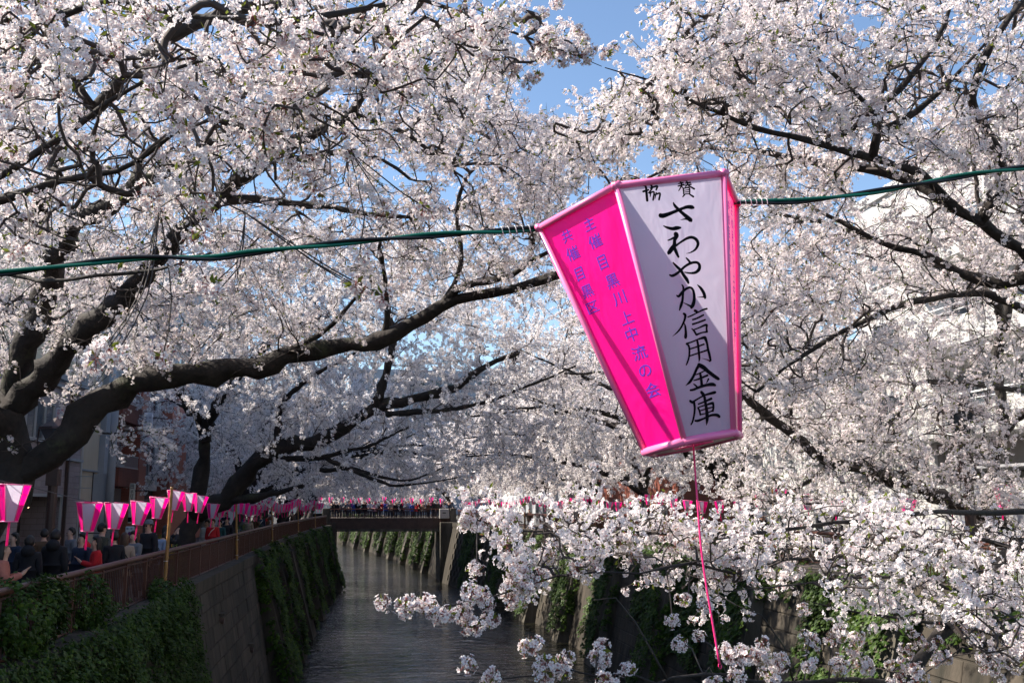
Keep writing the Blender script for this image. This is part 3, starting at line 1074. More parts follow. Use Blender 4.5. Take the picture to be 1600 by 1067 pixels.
# --- left tree right beside the camera (trunk outside the picture)
tN = Tree('cherry tree whose nearest thin grey twigs and large flowers fill the upper left corner', (-6.6, 4.6, ZL), seed=3)
tN.limb([(-6.6, 4.6, ZL - .2), (-6.4, 4.8, 7.4), (-6.0, 5.2, 9.0)], .30, .2, 'trunk', 12, 1.4, False)
tN.limb(pp(W(-6.1, 5.1, 8.8), W(-4.6, 5.6, 9.5), (-60, 336, 6.2), (0, 312, 6.1), (58, 297, 6.0), (92, 286, 6.0), (136, 276, 5.9), (184, 268, 5.9), (215, 252, 5.8), (250, 226, 5.7), (278, 203, 5.6), (330, 188, 5.4)), .09, .008)
tN.limb(pp(W(-6.0, 5.2, 9.0), W(-4.9, 5.5, 10.0), (-50, 300, 6.5), (18, 265, 6.4), (70, 232, 6.3), (115, 205, 6.2), (170, 160, 6.0), (240, 120, 5.8), (330, 90, 5.6)), .08, .008)
tN.limb(pp(W(-6.0, 5.2, 9.0), W(-5.2, 5.0, 10.9), (-60, 60, 6.2), (60, 40, 6.0), (180, 0, 5.6), (270, 20, 5.3), (420, 35, 5.0), (520, 60, 4.9)), .08, .008)
tN.limb(pp(W(-4.6, 5.6, 9.5), (-40, 420, 6.6), (60, 440, 6.4), (150, 430, 6.2), (250, 420, 6.0), (330, 395, 5.8)), .035, .006)
tN.limb(pp((420, 35, 5.0), (490, 28, 5.1), (570, 12, 5.25), (662, 0, 5.4), (728, 24, 5.5), (820, 58, 5.6), (905, 89, 5.7), (940, 104, 5.75)), .022, .002)
t = tN.t
att = np.vstack([
    blob(t, 120, 120, 190, 170, 4.6, 7.2, 240), blob(t, 60, 300, 120, 110, 5.0, 7.0, 80), blob(t, 400, 90, 190, 120, 4.4, 6.4, 170),
    blob(t, 640, 60, 190, 90, 4.6, 6.6, 150), blob(t, 330, 260, 140, 90, 4.8, 6.4, 70), blob(t, 790, 55, 70, 45, 5.2, 6.4, 70),
    blob(t, 860, 85, 60, 26, 5.4, 6.1, 26), blob(t, 540, 190, 130, 70, 4.8, 6.4, 60), blob(t, 20, 60, 80, 120, 4.6, 6.5, 80)])
tN.grow(att[both(att)], 1.6, .16, .018).twigs()
NN = tN.sprays(4.1, .92, .016, spray_ok)

# --- big old left tree: thick trunk and the limbs that cross the canal
tA = Tree('old cherry tree with thick dark trunk at left edge and long limb over the canal', (-6.5, 17.6, ZL), seed=5)
tA.limb(pp(W(-6.5, 17.6, ZL - .3), W(-6.55, 17.6, 7.0), (20, 745, 17.6), (12, 690, 17.6), (10, 640, 17.4)), .44, .34, 'trunk', 14, 1.3, False)
tA.limb(pp((15, 752, 17.6), (50, 728, 17.5), (100, 690, 17.4), (140, 645, 17.3), (178, 610, 17.2), (230, 592, 17), (300, 590, 17), (360, 578, 17), (430, 560, 16.8), (520, 546, 16.6), (585, 532, 16.4), (640, 505, 16.2), (690, 478, 16), (740, 463, 15.8), (800, 455, 15.5), (850, 438, 15.3), (890, 420, 15)), .265, .055, n=12)
tA.limb(pp((690, 478, 16), (715, 455, 15.8), (760, 440, 15.4), (800, 428, 15), (832, 405, 14.7), (862, 392, 14.5)), .085, .03)
tA.limb(pp((12, 665, 17.5), (25, 600, 17.4), (42, 540, 17.2), (62, 480, 17), (78, 440, 16.6), (90, 395, 16.2), (110, 375, 15.8), (116, 352, 15.3), (184, 312, 14.8), (225, 280, 14.3), (273, 262, 14), (330, 225, 13.5), (380, 190, 13)), .25, .06, n=12)
tA.limb(pp((20, 640, 17.4), (70, 585, 17), (110, 545, 16.4), (160, 500, 16), (195, 455, 15.6), (235, 415, 15.2), (270, 388, 14.9), (312, 340, 14.5), (350, 300, 14.2), (385, 268, 14), (435, 238, 13.6), (500, 205, 13.2), (550, 178, 13), (570, 140, 12.6), (575, 108, 12.4), (548, 70, 12.2), (520, 45, 12)), .235, .05, n=12)
tA.limb(pp((312, 340, 14.5), (345, 315, 14.3), (400, 312, 14.2), (458, 320, 14.2), (520, 322, 14), (575, 335, 13.8), (640, 340, 13.5)), .08, .025)
tA.limb(pp((90, 395, 16.2), (60, 340, 15.6), (110, 200, 13.5), (145, 172, 13), (190, 118, 12.5), (240, 84, 12), (275, 56, 11.6), (350, 20, 11.2), (420, 9, 11), (480, 0, 10.8)), .13, .06, n=10)
tA.limb(pp((145, 172, 13), (120, 132, 12.6), (95, 108, 12.4), (50, 96, 12.2), (10, 92, 12)), .075, .03)
tA.limb(pp((250, 70, 11.8), (262, 40, 11.5), (280, 8, 11.3)), .06, .04)
tA.limb(pp((70, 30, 11), (62, 5, 10.8), (50, -30, 10.5)), .09, .06)
tA.limb(pp((435, 238, 13.6), (470, 250, 13.4), (540, 235, 13.2), (600, 250, 13), (640, 280, 12.8)), .06, .02)
tA.limb(pp((550, 178, 13), (600, 195, 12.9), (650, 220, 12.8), (700, 262, 12.7)), .05, .015)
tA.limb(pp((430, 560, 16.8), (470, 540, 16.4), (520, 505, 16), (552, 470, 15.6), (580, 440, 15.2)), .07, .02)
tA.limb(pp((600, 532, 16.4), (604, 480, 16.2), (600, 420, 15.8), (596, 375, 15.3), (640, 345, 15)), .055, .02)
tA.limb(pp((690, 478, 16), (720, 410, 15.7), (715, 330, 15.5), (735, 270, 15.2), (800, 215, 15)), .05, .02)
tA.limb(pp((12, 690, 17.6), (-60, 560, 16), (-90, 400, 14), (-60, 250, 12.5)), .25, .1)
tA.limb(pp((10, 640, 17.5), (-40, 620, 19), (-60, 560, 21), (30, 470, 22.5), (120, 420, 23)), .22, .07)
t = tA.t
att = np.vstack([
    blob(t, 200, 420, 260, 130, 13, 18.5, 520), blob(t, 130, 230, 260, 170, 9.5, 15.5, 520), blob(t, 480, 300, 260, 140, 11.5, 16.5, 560),
    blob(t, 450, 110, 330, 130, 9.5, 14, 560), blob(t, 720, 300, 170, 150, 12.5, 17, 480), blob(t, 740, 150, 130, 100, 10.5, 15, 260),
    blob(t, 90, 560, 130, 70, 15.5, 18.5, 60), blob(t, 330, 520, 260, 70, 15, 18, 180), blob(t, 720, 430, 170, 45, 14, 17, 130), blob(t, 850, 235, 80, 70, 12, 16, 170), blob(t, 800, 330, 70, 60, 13, 16, 110),
    blob(t, 30, 690, 60, 30, 16.5, 17.3, 10), blob(t, 225, 690, 60, 20, 16, 17.5, 26), blob(t, 60, 440, 200, 80, 18, 24, 200)])
tA.grow(att[both(att)], 2.6, .22, .025).twigs()
NA = tA.sprays(3.9, 1.05, .018, spray_ok)

# --- right tree beside the camera: pale lit crown in the upper right and the low branches over the water
tC = Tree('sunlit cherry tree filling the upper right, its low branches hanging over the canal', (15.6, 11.5, ZR), seed=8)
tC.limb([(15.6, 11.5, ZR - .3), (15.3, 11.4, 7.6), (14.6, 11.2, 9.2), (14.0, 11.2, 10.4)], .40, .27, 'trunk', 14, 1.35, False)
C0 = W(14.2, 11.2, 10.0)
tC.limb(pp(C0, W(12.0, 11.0, 10.6), (1700, 470, 10.6), (1640, 425, 10.5), (1592, 389, 10.3), (1554, 366, 10.2), (1533, 347, 10.1), (1487, 322, 10), (1453, 280, 9.8), (1416, 262, 9.6), (1358, 247, 9.4), (1306, 234, 9.2), (1272, 223, 9.1), (1232, 215, 9), (1180, 200, 8.9), (1128, 178, 8.7), (1068, 152, 8.5), (1023, 129, 8.3), (968, 113, 8.1), (945, 106, 8.0)), .17, .004, n=11)
tC.limb(pp((1487, 322, 10), (1450, 296, 10.2), (1411, 280, 10.3), (1348, 265, 10.4), (1259, 252, 10.5), (1200, 240, 10.6), (1150, 236, 10.7), (1097, 231, 10.8), (1060, 245, 10.9)), .075, .015)
tC.limb(pp((1361, 246, 9.4), (1373, 203, 9.3), (1366, 176, 9.2), (1408, 136, 9.1), (1453, 81, 9), (1474, 39, 8.9), (1487, 2, 8.8)), .055, .018)
tC.limb(pp((1373, 208, 9.3), (1432, 173, 9.2), (1469, 144, 9.1), (1507, 105, 9), (1540, 70, 8.9)), .05, .015)
tC.limb(pp((1290, 221, 9.1), (1327, 205, 9.0), (1351, 184, 8.9), (1362, 168, 8.8), (1316, 129, 8.7), (1274, 89, 8.6), (1243, 63, 8.5), (1200, 30, 8.4)), .035, .01)
tC.limb(pp((1533, 347, 10.1), (1560, 290, 9.9), (1545, 220, 9.6), (1520, 150, 9.3), (1555, 58, 9), (1582, 21, 8.9), (1610, -10, 8.8)), .08, .03)
tC.limb(pp((1068, 152, 8.5), (1080, 110, 8.4), (1092, 70, 8.3), (1112, 55, 8.3)), .02, .006)
tC.limb(pp((1023, 129, 8.3), (1040, 80, 8.2), (1048, 55, 8.2)), .014, .005)
tC.limb(pp((1128, 178, 8.7), (1150, 130, 8.6), (1165, 60, 8.5), (1160, 10, 8.4)), .025, .008)
tC.limb(pp(W(12.0, 11.0, 10.6), (1720, 540, 12), (1640, 500, 12), (1600, 482, 12), (1559, 465, 12), (1512, 457, 12), (1411, 478, 11.8), (1360, 498, 11.6), (1306, 522, 11.5), (1276, 543, 11.4), (1228, 573, 11.3), (1200, 596, 11.2), (1183, 612, 11.2)), .10, .02)
tC.limb(pp((1640, 425, 10.5), (1560, 440, 10.8), (1500, 425, 11), (1453, 402, 11.2), (1402, 389, 11.3), (1355, 368, 11.4), (1314, 347, 11.5), (1272, 326, 11.6)), .085, .02)
tC.limb(pp((1183, 612, 11.2), (1165, 600, 11.2), (1140, 575, 11.2)), .02, .008)
# low limbs towards the water
tC.limb(pp(W(14.6, 11.2, 9.0), W(11.5, 10.2, 8.6), W(9.2, 9.6, 8.1), (1592, 858, 9.6), (1560, 905, 9.2), (1530, 937, 9), (1485, 975, 8.7), (1445, 1020, 8.5), (1406, 1066, 8.3), (1370, 1120, 8.1)), .15, .06, n=11)
tC.limb(pp((1592, 858, 9.6), (1520, 842, 8.8), (1450, 862, 8.2), (1370, 848, 7.7), (1300, 874, 7.3), (1230, 872, 6.9), (1150, 896, 6.6), (1080, 880, 6.35), (1000, 896, 6.1), (937, 893, 6), (907, 896, 5.95), (869, 899, 5.9), (833, 912, 5.85), (794, 924, 5.8), (765, 934, 5.75), (732, 941, 5.7), (690, 948, 5.65), (640, 945, 5.6), (606, 942, 5.6)), .026, .003)
tC.limb(pp(W(9.2, 9.6, 8.1), (1560, 800, 8.8), (1450, 800, 8.2), (1330, 815, 7.6), (1200, 830, 7.1), (1080, 835, 6.8), (960, 830, 6.6), (860, 830, 6.5), (800, 830, 6.4), (745, 812, 6.4)), .045, .005)
tC.limb(pp((1406, 1066, 8.3), (1330, 1062, 7.2), (1240, 1066, 6.4), (1180, 1064, 6), (1137, 1054, 5.9), (1099, 1054, 5.8), (1051, 1058, 5.7), (1027, 1068, 5.7), (960, 1090, 5.6)), .03, .006)
tC.limb(pp((1027, 1068, 5.7), (985, 1052, 5.72), (930, 1056, 5.7), (885, 1044, 5.72), (835, 1054, 5.66), (780, 1060, 5.6), (728, 1046, 5.58)), .007, .003)
tC.limb(pp((885, 1044, 5.72), (850, 1028, 5.76), (826, 1010, 5.8)), .005, .003)
tC.limb(pp((1041, 1060, 5.7), (1020, 1020, 5.7), (993, 972, 5.75), (962, 934, 5.8), (928, 937, 5.8)), .008, .003)
tC.limb(pp((1530, 937, 9), (1440, 905, 8.2), (1350, 902, 7.5), (1269, 910, 7), (1200, 917, 6.7), (1130, 924, 6.5)), .02, .004)
tC.limb(pp((1485, 975, 8.7), (1400, 965, 7.9), (1330, 955, 7.4), (1270, 940, 7.1)), .018, .005)
tC.limb(pp((1485, 975, 8.7), (1510, 1000, 7.6), (1540, 1020, 6.8), (1580, 1010, 6.2)), .022, .006)
tC.limb(pp((1240, 1066, 6.4), (1225, 1010, 6.3), (1190, 960, 6.2), (1150, 945, 6.2)), .007, .003)
t = tC.t
att = np.vstack([
    blob(t, 1120, 90, 130, 110, 7.4, 9.4, 330), blob(t, 1300, 90, 190, 130, 7.8, 10, 420), blob(t, 1500, 110, 190, 150, 8, 10.5, 420),
    blob(t, 1060, 190, 130, 60, 8.4, 11.4, 200), blob(t, 1250, 270, 160, 60, 9, 11.6, 150), blob(t, 1480, 280, 170, 80, 9, 11.5, 170),
    blob(t, 1420, 420, 210, 80, 10, 12.5, 220), blob(t, 1270, 530, 140, 90, 10.4, 12.5, 270), blob(t, 1560, 560, 80, 40, 10.5, 12.5, 20),
    blob(t, 1700, 200, 150, 250, 8, 12, 200), blob(t, 930, 210, 90, 50, 9, 11.6, 170), blob(t, 1000, 150, 70, 40, 8.2, 9.4, 80), blob(t, 970, 285, 110, 30, 10, 12.5, 60), blob(t, 1040, 60, 40, 60, 8, 9, 40)])
low = np.vstack([
    blob(t, 1330, 840, 200, 50, 6.8, 8.8, 200), blob(t, 1500, 870, 120, 75, 7.6, 9.4, 140), blob(t, 1080, 860, 150, 60, 6.2, 7.3, 150),
    blob(t, 1000, 815, 130, 30, 6.4, 7.4, 90), blob(t, 860, 850, 90, 40, 5.9, 6.8, 90), blob(t, 880, 890, 70, 28, 5.8, 6.3, 50),
    blob(t, 1230, 900, 160, 40, 6.4, 7.6, 120), blob(t, 1400, 940, 110, 45, 7, 8.4, 100), blob(t, 1560, 960, 70, 60, 6.2, 8.4, 80),
    blob(t, 1460, 1020, 170, 45, 6, 8, 120), blob(t, 1330, 1020, 40, 55, 6, 7.2, 40), blob(t, 1180, 1020, 55, 28, 5.7, 6.4, 40),
    blob(t, 1060, 985, 40, 20, 5.8, 6.3, 9), blob(t, 830, 1010, 16, 14, 5.6, 6, 6), blob(t, 880, 1050, 50, 16, 5.5, 5.9, 14),
    blob(t, 950, 1050, 30, 18, 5.6, 6, 9), blob(t, 740, 1045, 22, 10, 5.5, 5.9, 6), blob(t, 735, 977, 24, 12, 5.6, 5.8, 6),
    blob(t, 745, 935, 40, 18, 5.6, 5.85, 16), blob(t, 680, 948, 50, 14, 5.55, 5.75, 15), blob(t, 805, 925, 30, 20, 5.7, 6, 12), blob(t, 770, 812, 40, 16, 6.3, 6.6, 10)])
att2 = np.vstack([att, low[above_edge(low)]])
tC.grow(att2[both(att2)], 1.9, .17, .02).twigs()
def upper(pos):
    pos = np.asarray(pos)
    d = pos - EYE
    y = 533.5 - FPX * (d @ UP) / (d @ FW)
    return spray_ok(pos) & (y < 745)
def lower_(pos):
    pos = np.asarray(pos)
    d = pos - EYE
    y = 533.5 - FPX * (d @ UP) / (d @ FW)
    return spray_ok(pos) & above_edge(pos) & (y >= 745) & (np.linalg.norm(d, axis=1) > 4.6)
NC = tC.sprays(4.9, 1.0, .017, upper)
NC2 = tC.sprays(3.3, .95, .013, lower_, name='low_blossoms')
lowpos, lowdir = tC.last

# clusters close enough to be told apart: each an object of its own
CLUST = [cluster_mesh('blossom_cluster', random.randint(11, 17), .050, .0178, 2, 2, 4) for _ in range(5)]
def hang_clusters(tree, pts, smin=.8, smax=1.2, maxn=300):
    for i, p in enumerate(pts[:maxn]):
        o = obj('blossom_cluster', CLUST[i % len(CLUST)], tree.root)
        o.location = np.asarray(p) - tree.base
        o.rotation_euler = [random.uniform(0, 6.28) for _ in range(3)]
        o.scale = [random.uniform(smin, smax)] * 3
d = np.linalg.norm(lowpos - EYE, axis=1)
SPOTS = [(600, 943, 5.6, 2, 5), (640, 946, 5.62, 5, 10), (672, 950, 5.65, 6, 14), (700, 958, 5.66, 5, 14), (722, 952, 5.7, 4, 12), (745, 930, 5.72, 6, 14), (765, 938, 5.76, 4, 10), (735, 977, 5.7, 4, 10), (764, 968, 5.74, 3, 6), (800, 905, 5.8, 6, 18), (790, 935, 5.8, 5, 14), (820, 925, 5.84, 5, 14), (842, 905, 5.86, 5, 12), (815, 885, 5.9, 5, 14),
         (826, 1008, 5.8, 3, 7), (868, 1040, 5.7, 4, 12), (845, 1048, 5.65, 4, 12), (728, 1042, 5.6, 3, 8), (765, 1058, 5.6, 4, 10), (890, 1030, 5.8, 2, 6), (935, 1028, 5.75, 3, 8), (942, 1016, 5.8, 2, 5), (945, 1060, 5.7, 4, 12), (985, 1044, 5.75, 3, 7), (1051, 972, 6.1, 3, 7), (1064, 1004, 6.0, 2, 5), (1088, 994, 6.05, 2, 5), (1075, 942, 6.3, 3, 8), (1098, 944, 6.3, 2, 6),
         (1140, 1018, 5.95, 5, 12), (1165, 1030, 5.95, 6, 14), (1192, 1020, 6.0, 6, 12), (1215, 1035, 6.1, 5, 12), (1150, 1050, 5.85, 3, 8), (1118, 1063, 5.8, 3, 8), (1254, 950, 6.9, 3, 8), (1310, 990, 6.8, 5, 12), (1330, 1005, 6.9, 6, 14), (1315, 1035, 6.7, 6, 14), (1350, 1040, 6.9, 6, 16), (1265, 1000, 6.6, 3, 8), (1262, 1040, 6.4, 4, 10), (1205, 1060, 6.1, 3, 8), (735, 812, 6.4, 4, 8), (752, 818, 6.4, 3, 8), (745, 893, 6.2, 2, 5),
         (1430, 1010, 7.5, 6, 18), (1480, 1030, 7.2, 8, 22), (1540, 1030, 6.8, 8, 24), (1590, 1010, 6.5, 6, 18), (1400, 1050, 7.2, 6, 18), (1520, 985, 7.4, 6, 18), (1440, 1055, 6.9, 5, 16)]
spots = []
ts = np.random.default_rng(5)
bn = np.array(tC.nodes)
mb = MB()
for px, py, Y, n, sp in SPOTS:
    c = P(px, py, Y)
    j = np.argmin(np.sum((bn - c) ** 2, 1))
    m1 = bn[j] * .5 + c * .5 + [0, 0, .06]
    if np.linalg.norm(bn[j] - c) < 2.0:
        mb.tube(catmull([bn[j] - tC.base, m1 - tC.base, c - tC.base], .1), .0045, 4, False)
    for i in range(n):
        q = P(px + ts.normal() * sp * .6, py + ts.normal() * sp * .5, Y + ts.normal() * .05)
        spots.append(q)
        mb.tube([c - tC.base, q - tC.base], .003, 3, False)
mb.build('fine_twigs', M['twig'], tC.root, kind='stuff')
hang_clusters(tC, spots, .7, 1.1)
hang_clusters(tC, lowpos[np.argsort(d)][:max(0, 298 - len(spots))], .75, 1.1)
AIRY = [(910, 62, 5.7), (926, 78, 5.72), (916, 92, 5.72), (890, 84, 5.7), (872, 72, 5.68), (858, 84, 5.66), (905, 48, 5.7), (845, 62, 5.6), (880, 98, 5.7), (832, 40, 5.6), (870, 5, 5.7), (850, 20, 5.65), (946, 84, 5.8), (960, 74, 5.85), (840, 120, 5.7), (826, 128, 5.7)]
hang_clusters(tN, [P(*q) for q in AIRY for _ in (0, 1)], .7, 1.0)
# single heavy clusters dangling on thin twigs from the near left tree
dang = [(168, 545, 4.6), (150, 560, 4.6), (182, 552, 4.6), (302, 378, 4.8), (318, 366, 4.9), (228, 300, 4.9), (240, 312, 4.9), (322, 318, 4.8), (283, 415, 5), (330, 447, 4.8), (338, 458, 4.8),
        (424, 208, 4.7), (412, 215, 4.8), (488, 285, 4.8), (500, 300, 4.9), (470, 272, 4.8), (562, 396, 4.9), (556, 446, 4.9), (566, 455, 4.9), (598, 462, 5.1), (661, 322, 5.1), (672, 330, 5.1), (600, 330, 5), (200, 392, 5), (192, 404, 5), (20, 395, 5), (36, 385, 5), (255, 555, 5.2)]
def hang_from(p):
    b = np.array(tN.pos)
    k = np.where((b[:, 2] > p[2] + .15))[0]
    j = k[np.argmin(np.sum((b[k] - p) ** 2, 1) + .2 * np.abs(b[k][:, 2] - p[2]))]
    return b[j]
mb = MB()
for q in dang:
    p = P(*q)
    a = hang_from(p)
    m1 = a * .45 + p * .55 + np.array([.05, 0, -.05])
    mb.tube(catmull([a - tN.base, m1 - tN.base, p - tN.base], .12), .0035, 4, False)
mb.build('hanging_twigs', M['twig'], tN.root, kind='stuff')
hang_clusters(tN, [P(*q) for q in dang], .95, 1.35)
# the nearest flowers of the left tree too
lp, ld = tN.last
d = np.linalg.norm(lp - EYE, axis=1)
hang_clusters(tN, lp[np.argsort(d)][:230], .8, 1.1)

# --- second right tree, trunk just inside the right edge, long limb running up to the left
tD = Tree('cherry tree leaning from the right edge with one dark limb climbing left behind the blossoms', (15.3, 23.0, ZR), seed=11)
tD.limb([(15.3, 23, ZR - .3), (15.25, 23, 6.6), (15.0, 22.9, 7.3), P(1575, 825, 22.8)], .36, .26, 'trunk', 12, 1.35, False)
tD.limb(pp((1585, 840, 22.8), (1564, 817, 22.7), (1525, 795, 22.4), (1480, 780, 22), (1447, 765, 21.7), (1420, 758, 21.4), (1390, 747, 21), (1360, 734, 20.6), (1312, 728, 20), (1276, 708, 19.6), (1246, 684, 19.2), (1210, 660, 18.8), (1177, 627, 18.4), (1150, 605, 18), (1120, 585, 17.6)), .23, .06, n=10)
tD.limb(pp((1312, 728, 20), (1290, 731, 19.7), (1250, 760, 19.2), (1200, 790, 18.8)), .08, .02)
tD.limb(pp(W(15.1, 23, 7.2), W(15.3, 22, 9.6), (1640, 615, 20), (1600, 609, 19.8), (1504, 599, 19.2), (1444, 596, 18.8), (1423, 612, 18.6), (1408, 642, 18.5), (1390, 660, 18.4)), .15, .03)
tD.limb(pp(W(15.3, 22, 9.6), W(15.0, 21.5, 11.6), (1560, 480, 20), (1470, 420, 19.5), (1380, 380, 19), (1290, 350, 18.5), (1200, 330, 18)), .14, .03)
tD.limb(pp(W(15.0, 21.5, 11.6), (1600, 330, 20), (1500, 240, 19), (1400, 200, 18), (1300, 170, 17)), .12, .03)
tD.limb(pp((1246, 684, 19.2), (1235, 640, 19), (1260, 600, 18.8), (1300, 560, 18.6)), .05, .015)
tD.limb(pp((1276, 708, 19.6), (1330, 690, 19), (1400, 690, 18.5), (1470, 670, 18)), .04, .012)
t = tD.t
att = np.vstack([
    blob(t, 1240, 620, 130, 90, 16.5, 20.5, 330), blob(t, 1400, 680, 170, 60, 16, 20, 210), blob(t, 1300, 770, 170, 45, 16, 20.5, 230), blob(t, 1480, 760, 140, 40, 16, 21, 130),
    blob(t, 1360, 570, 80, 40, 17, 20.5, 30), blob(t, 1500, 400, 120, 90, 15, 20, 110), blob(t, 1500, 600, 110, 40, 16, 20, 50), blob(t, 1450, 540, 70, 40, 16, 19.5, 60), blob(t, 1540, 640, 90, 60, 17, 20.5, 60), blob(t, 1290, 420, 140, 90, 16, 20.5, 170), blob(t, 1200, 400, 90, 100, 16, 20, 150),
    blob(t, 1300, 230, 260, 110, 15, 20, 330), blob(t, 1150, 720, 70, 60, 17, 20, 70), blob(t, 1560, 820, 80, 50, 19, 23, 60), blob(t, 1600, 300, 120, 160, 16, 22, 100)])
att = np.vstack([att, np.stack([tD.t.uniform(5.5, 15, 420), tD.t.uniform(20, 33, 420), tD.t.uniform(10.5, 16, 420)], 1)])  # extra crown points, added to shade the right canal wall
tD.grow(att[both(att)], 3.0, .25, .03).twigs()
ND = tD.sprays(3.7, 1.1, .02, spray_ok)
print('sprays', NN, NA, NC, NC2, ND)

# ------------------------------------------------------------------ cherry trees further along both banks
tB = Tree('cherry tree behind the left lanterns, its low dark limb sweeping over the canal', (-6.4, 38.5, ZL), lod=NG1, seed=21)
tB.limb(pp(W(-6.4, 38.5, ZL - .2), (302, 800, 38.5), (306, 765, 38.5), (312, 735, 38.5), (318, 695, 38.2), (314, 660, 37.8), (300, 630, 37)), .46, .10, 'trunk', 12, 1.3)
tB.limb(pp((318, 690, 38), (326, 660, 37.6), (335, 640, 37), (360, 600, 36.5), (420, 540, 36), (500, 480, 35.5)), .24, .06)
tB.limb(pp((302, 645, 37), (270, 590, 36), (230, 540, 35.5), (160, 500, 35)), .22, .07)
tB.limb(pp((304, 800, 38.5), (340, 785, 38.3), (378, 755, 38), (400, 730, 37.8), (431, 704, 37.5), (475, 692, 37.2), (525, 673, 37), (587, 642, 36.5), (628, 628, 36.2), (665, 617, 36), (710, 605, 35.7), (737, 589, 35.5), (765, 570, 35.3), (812, 551, 35)), .40, .09, n=11)
tB.limb(pp((584, 643, 36.5), (596, 610, 36.2), (604, 580, 36), (612, 545, 35.7), (613, 515, 35.5), (607, 480, 35)), .20, .09)
tB.limb(pp((587, 645, 36.5), (630, 645, 36), (681, 642, 35.5), (735, 634, 35), (775, 623, 34.6), (840, 597, 34.2), (900, 572, 34)), .12, .03)
tB.limb(pp((410, 720, 37.7), (447, 717, 37.4), (506, 714, 37), (550, 703, 36.7), (587, 692, 36.4), (644, 664, 36)), .13, .03)
tB.limb(pp((500, 735, 37.4), (540, 732, 37), (575, 739, 36.7), (631, 751, 36.3), (665, 742, 36), (694, 729, 35.7)), .09, .02)
tB.limb(pp((506, 714, 37), (519, 720, 36.9), (550, 736, 36.5), (594, 751, 36), (619, 759, 35.8), (680, 752, 35.4), (720, 745, 35)), .09, .02)
tB.limb(pp((340, 785, 38.3), (400, 775, 37.8), (440, 768, 37.4), (475, 757, 37)), .22, .06)
tB.limb(pp((431, 704, 37.5), (440, 640, 36.8), (470, 600, 36), (540, 560, 35), (600, 520, 34)), .14, .03)
t = tB.t
att = np.vstack([
    blob(t, 560, 560, 260, 110, 31, 40, 700), blob(t, 400, 620, 120, 100, 32, 41, 260), blob(t, 640, 690, 170, 70, 34, 39, 240), blob(t, 760, 600, 130, 70, 32, 37, 240),
    blob(t, 470, 700, 120, 55, 35, 40, 110), blob(t, 350, 450, 260, 110, 30, 40, 420), blob(t, 600, 420, 230, 90, 29, 38, 300), blob(t, 200, 560, 130, 60, 31, 38, 60), blob(t, 700, 745, 60, 20, 34, 36, 20)])
att = np.vstack([att, np.stack([t.uniform(-3, 8.5, 420), t.uniform(28, 44, 420), t.uniform(12.5, 17, 420)], 1)])  # crown extended over the canal, added to throw shade on the right wall
tB.grow(att, 4.0, .35, .07).twigs()
NB = tB.sprays(2.3, 1.0, .03, spray_ok)

def crown_tree(label, seed, lod=NG1, h=10.5, reach=9.5, natt=900, name='cherry_tree', dens=2.1, size=1.15, group=None):
    """spreading cherry that leans along +x, over the water"""
    T = Tree(label, (0, 0, 0), group, lod, seed, name)
    t = T.t
    top = np.array([.9, t.uniform(-.3, .3), 2.6 + t.uniform(0, .6)])
    T.limb([(0, 0, -.3), (.15, 0, 1.0), (.5, .1, 1.9), top + [.1, 0, .3]], .36, .17, 'trunk', 10, 1.3, False)
    att = []
    for i, az in enumerate([-.1, .35, -.55, 1.1, -1.2, 2.2, -2.4]):
        az += t.uniform(-.15, .15)
        L_ = reach * (1.0 if abs(az) < .6 else .72 if abs(az) < 1.5 else .5) * t.uniform(.85, 1.1)
        rise = t.uniform(1.2, 3.4) if i < 3 else t.uniform(2.5, 5.0)
        dv = np.array([math.cos(az), math.sin(az), 0])
        sd = np.array([-dv[1], dv[0], 0]) * t.uniform(-.8, .8)
        pts = [top - [0.2, 0, .4], top + dv * L_ * .2 + [0, 0, rise * .45], top + dv * L_ * .45 + sd * .6 + [0, 0, rise * .8], top + dv * L_ * .72 + sd + [0, 0, rise * 1.0], top + dv * L_ + sd * 1.2 + [0, 0, rise * (.92 if i < 3 else 1.15)]]
        T.limb(pts, .2 * t.uniform(.8, 1.1), .03, n=8)
        for f in (.4, .6):
            q = top + dv * L_ * f + [0, 0, rise * (.5 + .5 * f)]
            d2 = np.array([math.cos(az + t.choice([-.8, .8])), math.sin(az + t.choice([-.8, .8])), 0])
            T.limb([q, q + d2 * L_ * .16 + [0, 0, .7], q + d2 * L_ * .36 + [0, 0, 1.6]], .07, .02, n=6)
    # crown: a broad dome, hollow below
    while len(att) < natt:
        p = np.array([t.uniform(-.62 * reach, 1.1 * reach), t.uniform(-.75 * reach, .75 * reach), t.uniform(2.0, h)])
        cx = .25 * reach
        rr = ((p[0] - cx) / (.86 * reach)) ** 2 + (p[1] / (.72 * reach)) ** 2
        if rr > 1: continue
        ztop = 3.6 + (h - 3.6) * math.sqrt(1 - rr * .9)
        zbot = 2.9 + .9 * math.sin(p[0] * 1.7 + seed) * math.cos(p[1] * 1.3) + (1.6 if math.hypot(p[0], p[1]) < 2.5 else 0)
        if zbot < p[2] < ztop: att.append(p)
    T.grow(np.array(att), 4.5, .45, .09)
    T.twigs(.004)
    T.sprays(dens, size, .04)
    return T.root

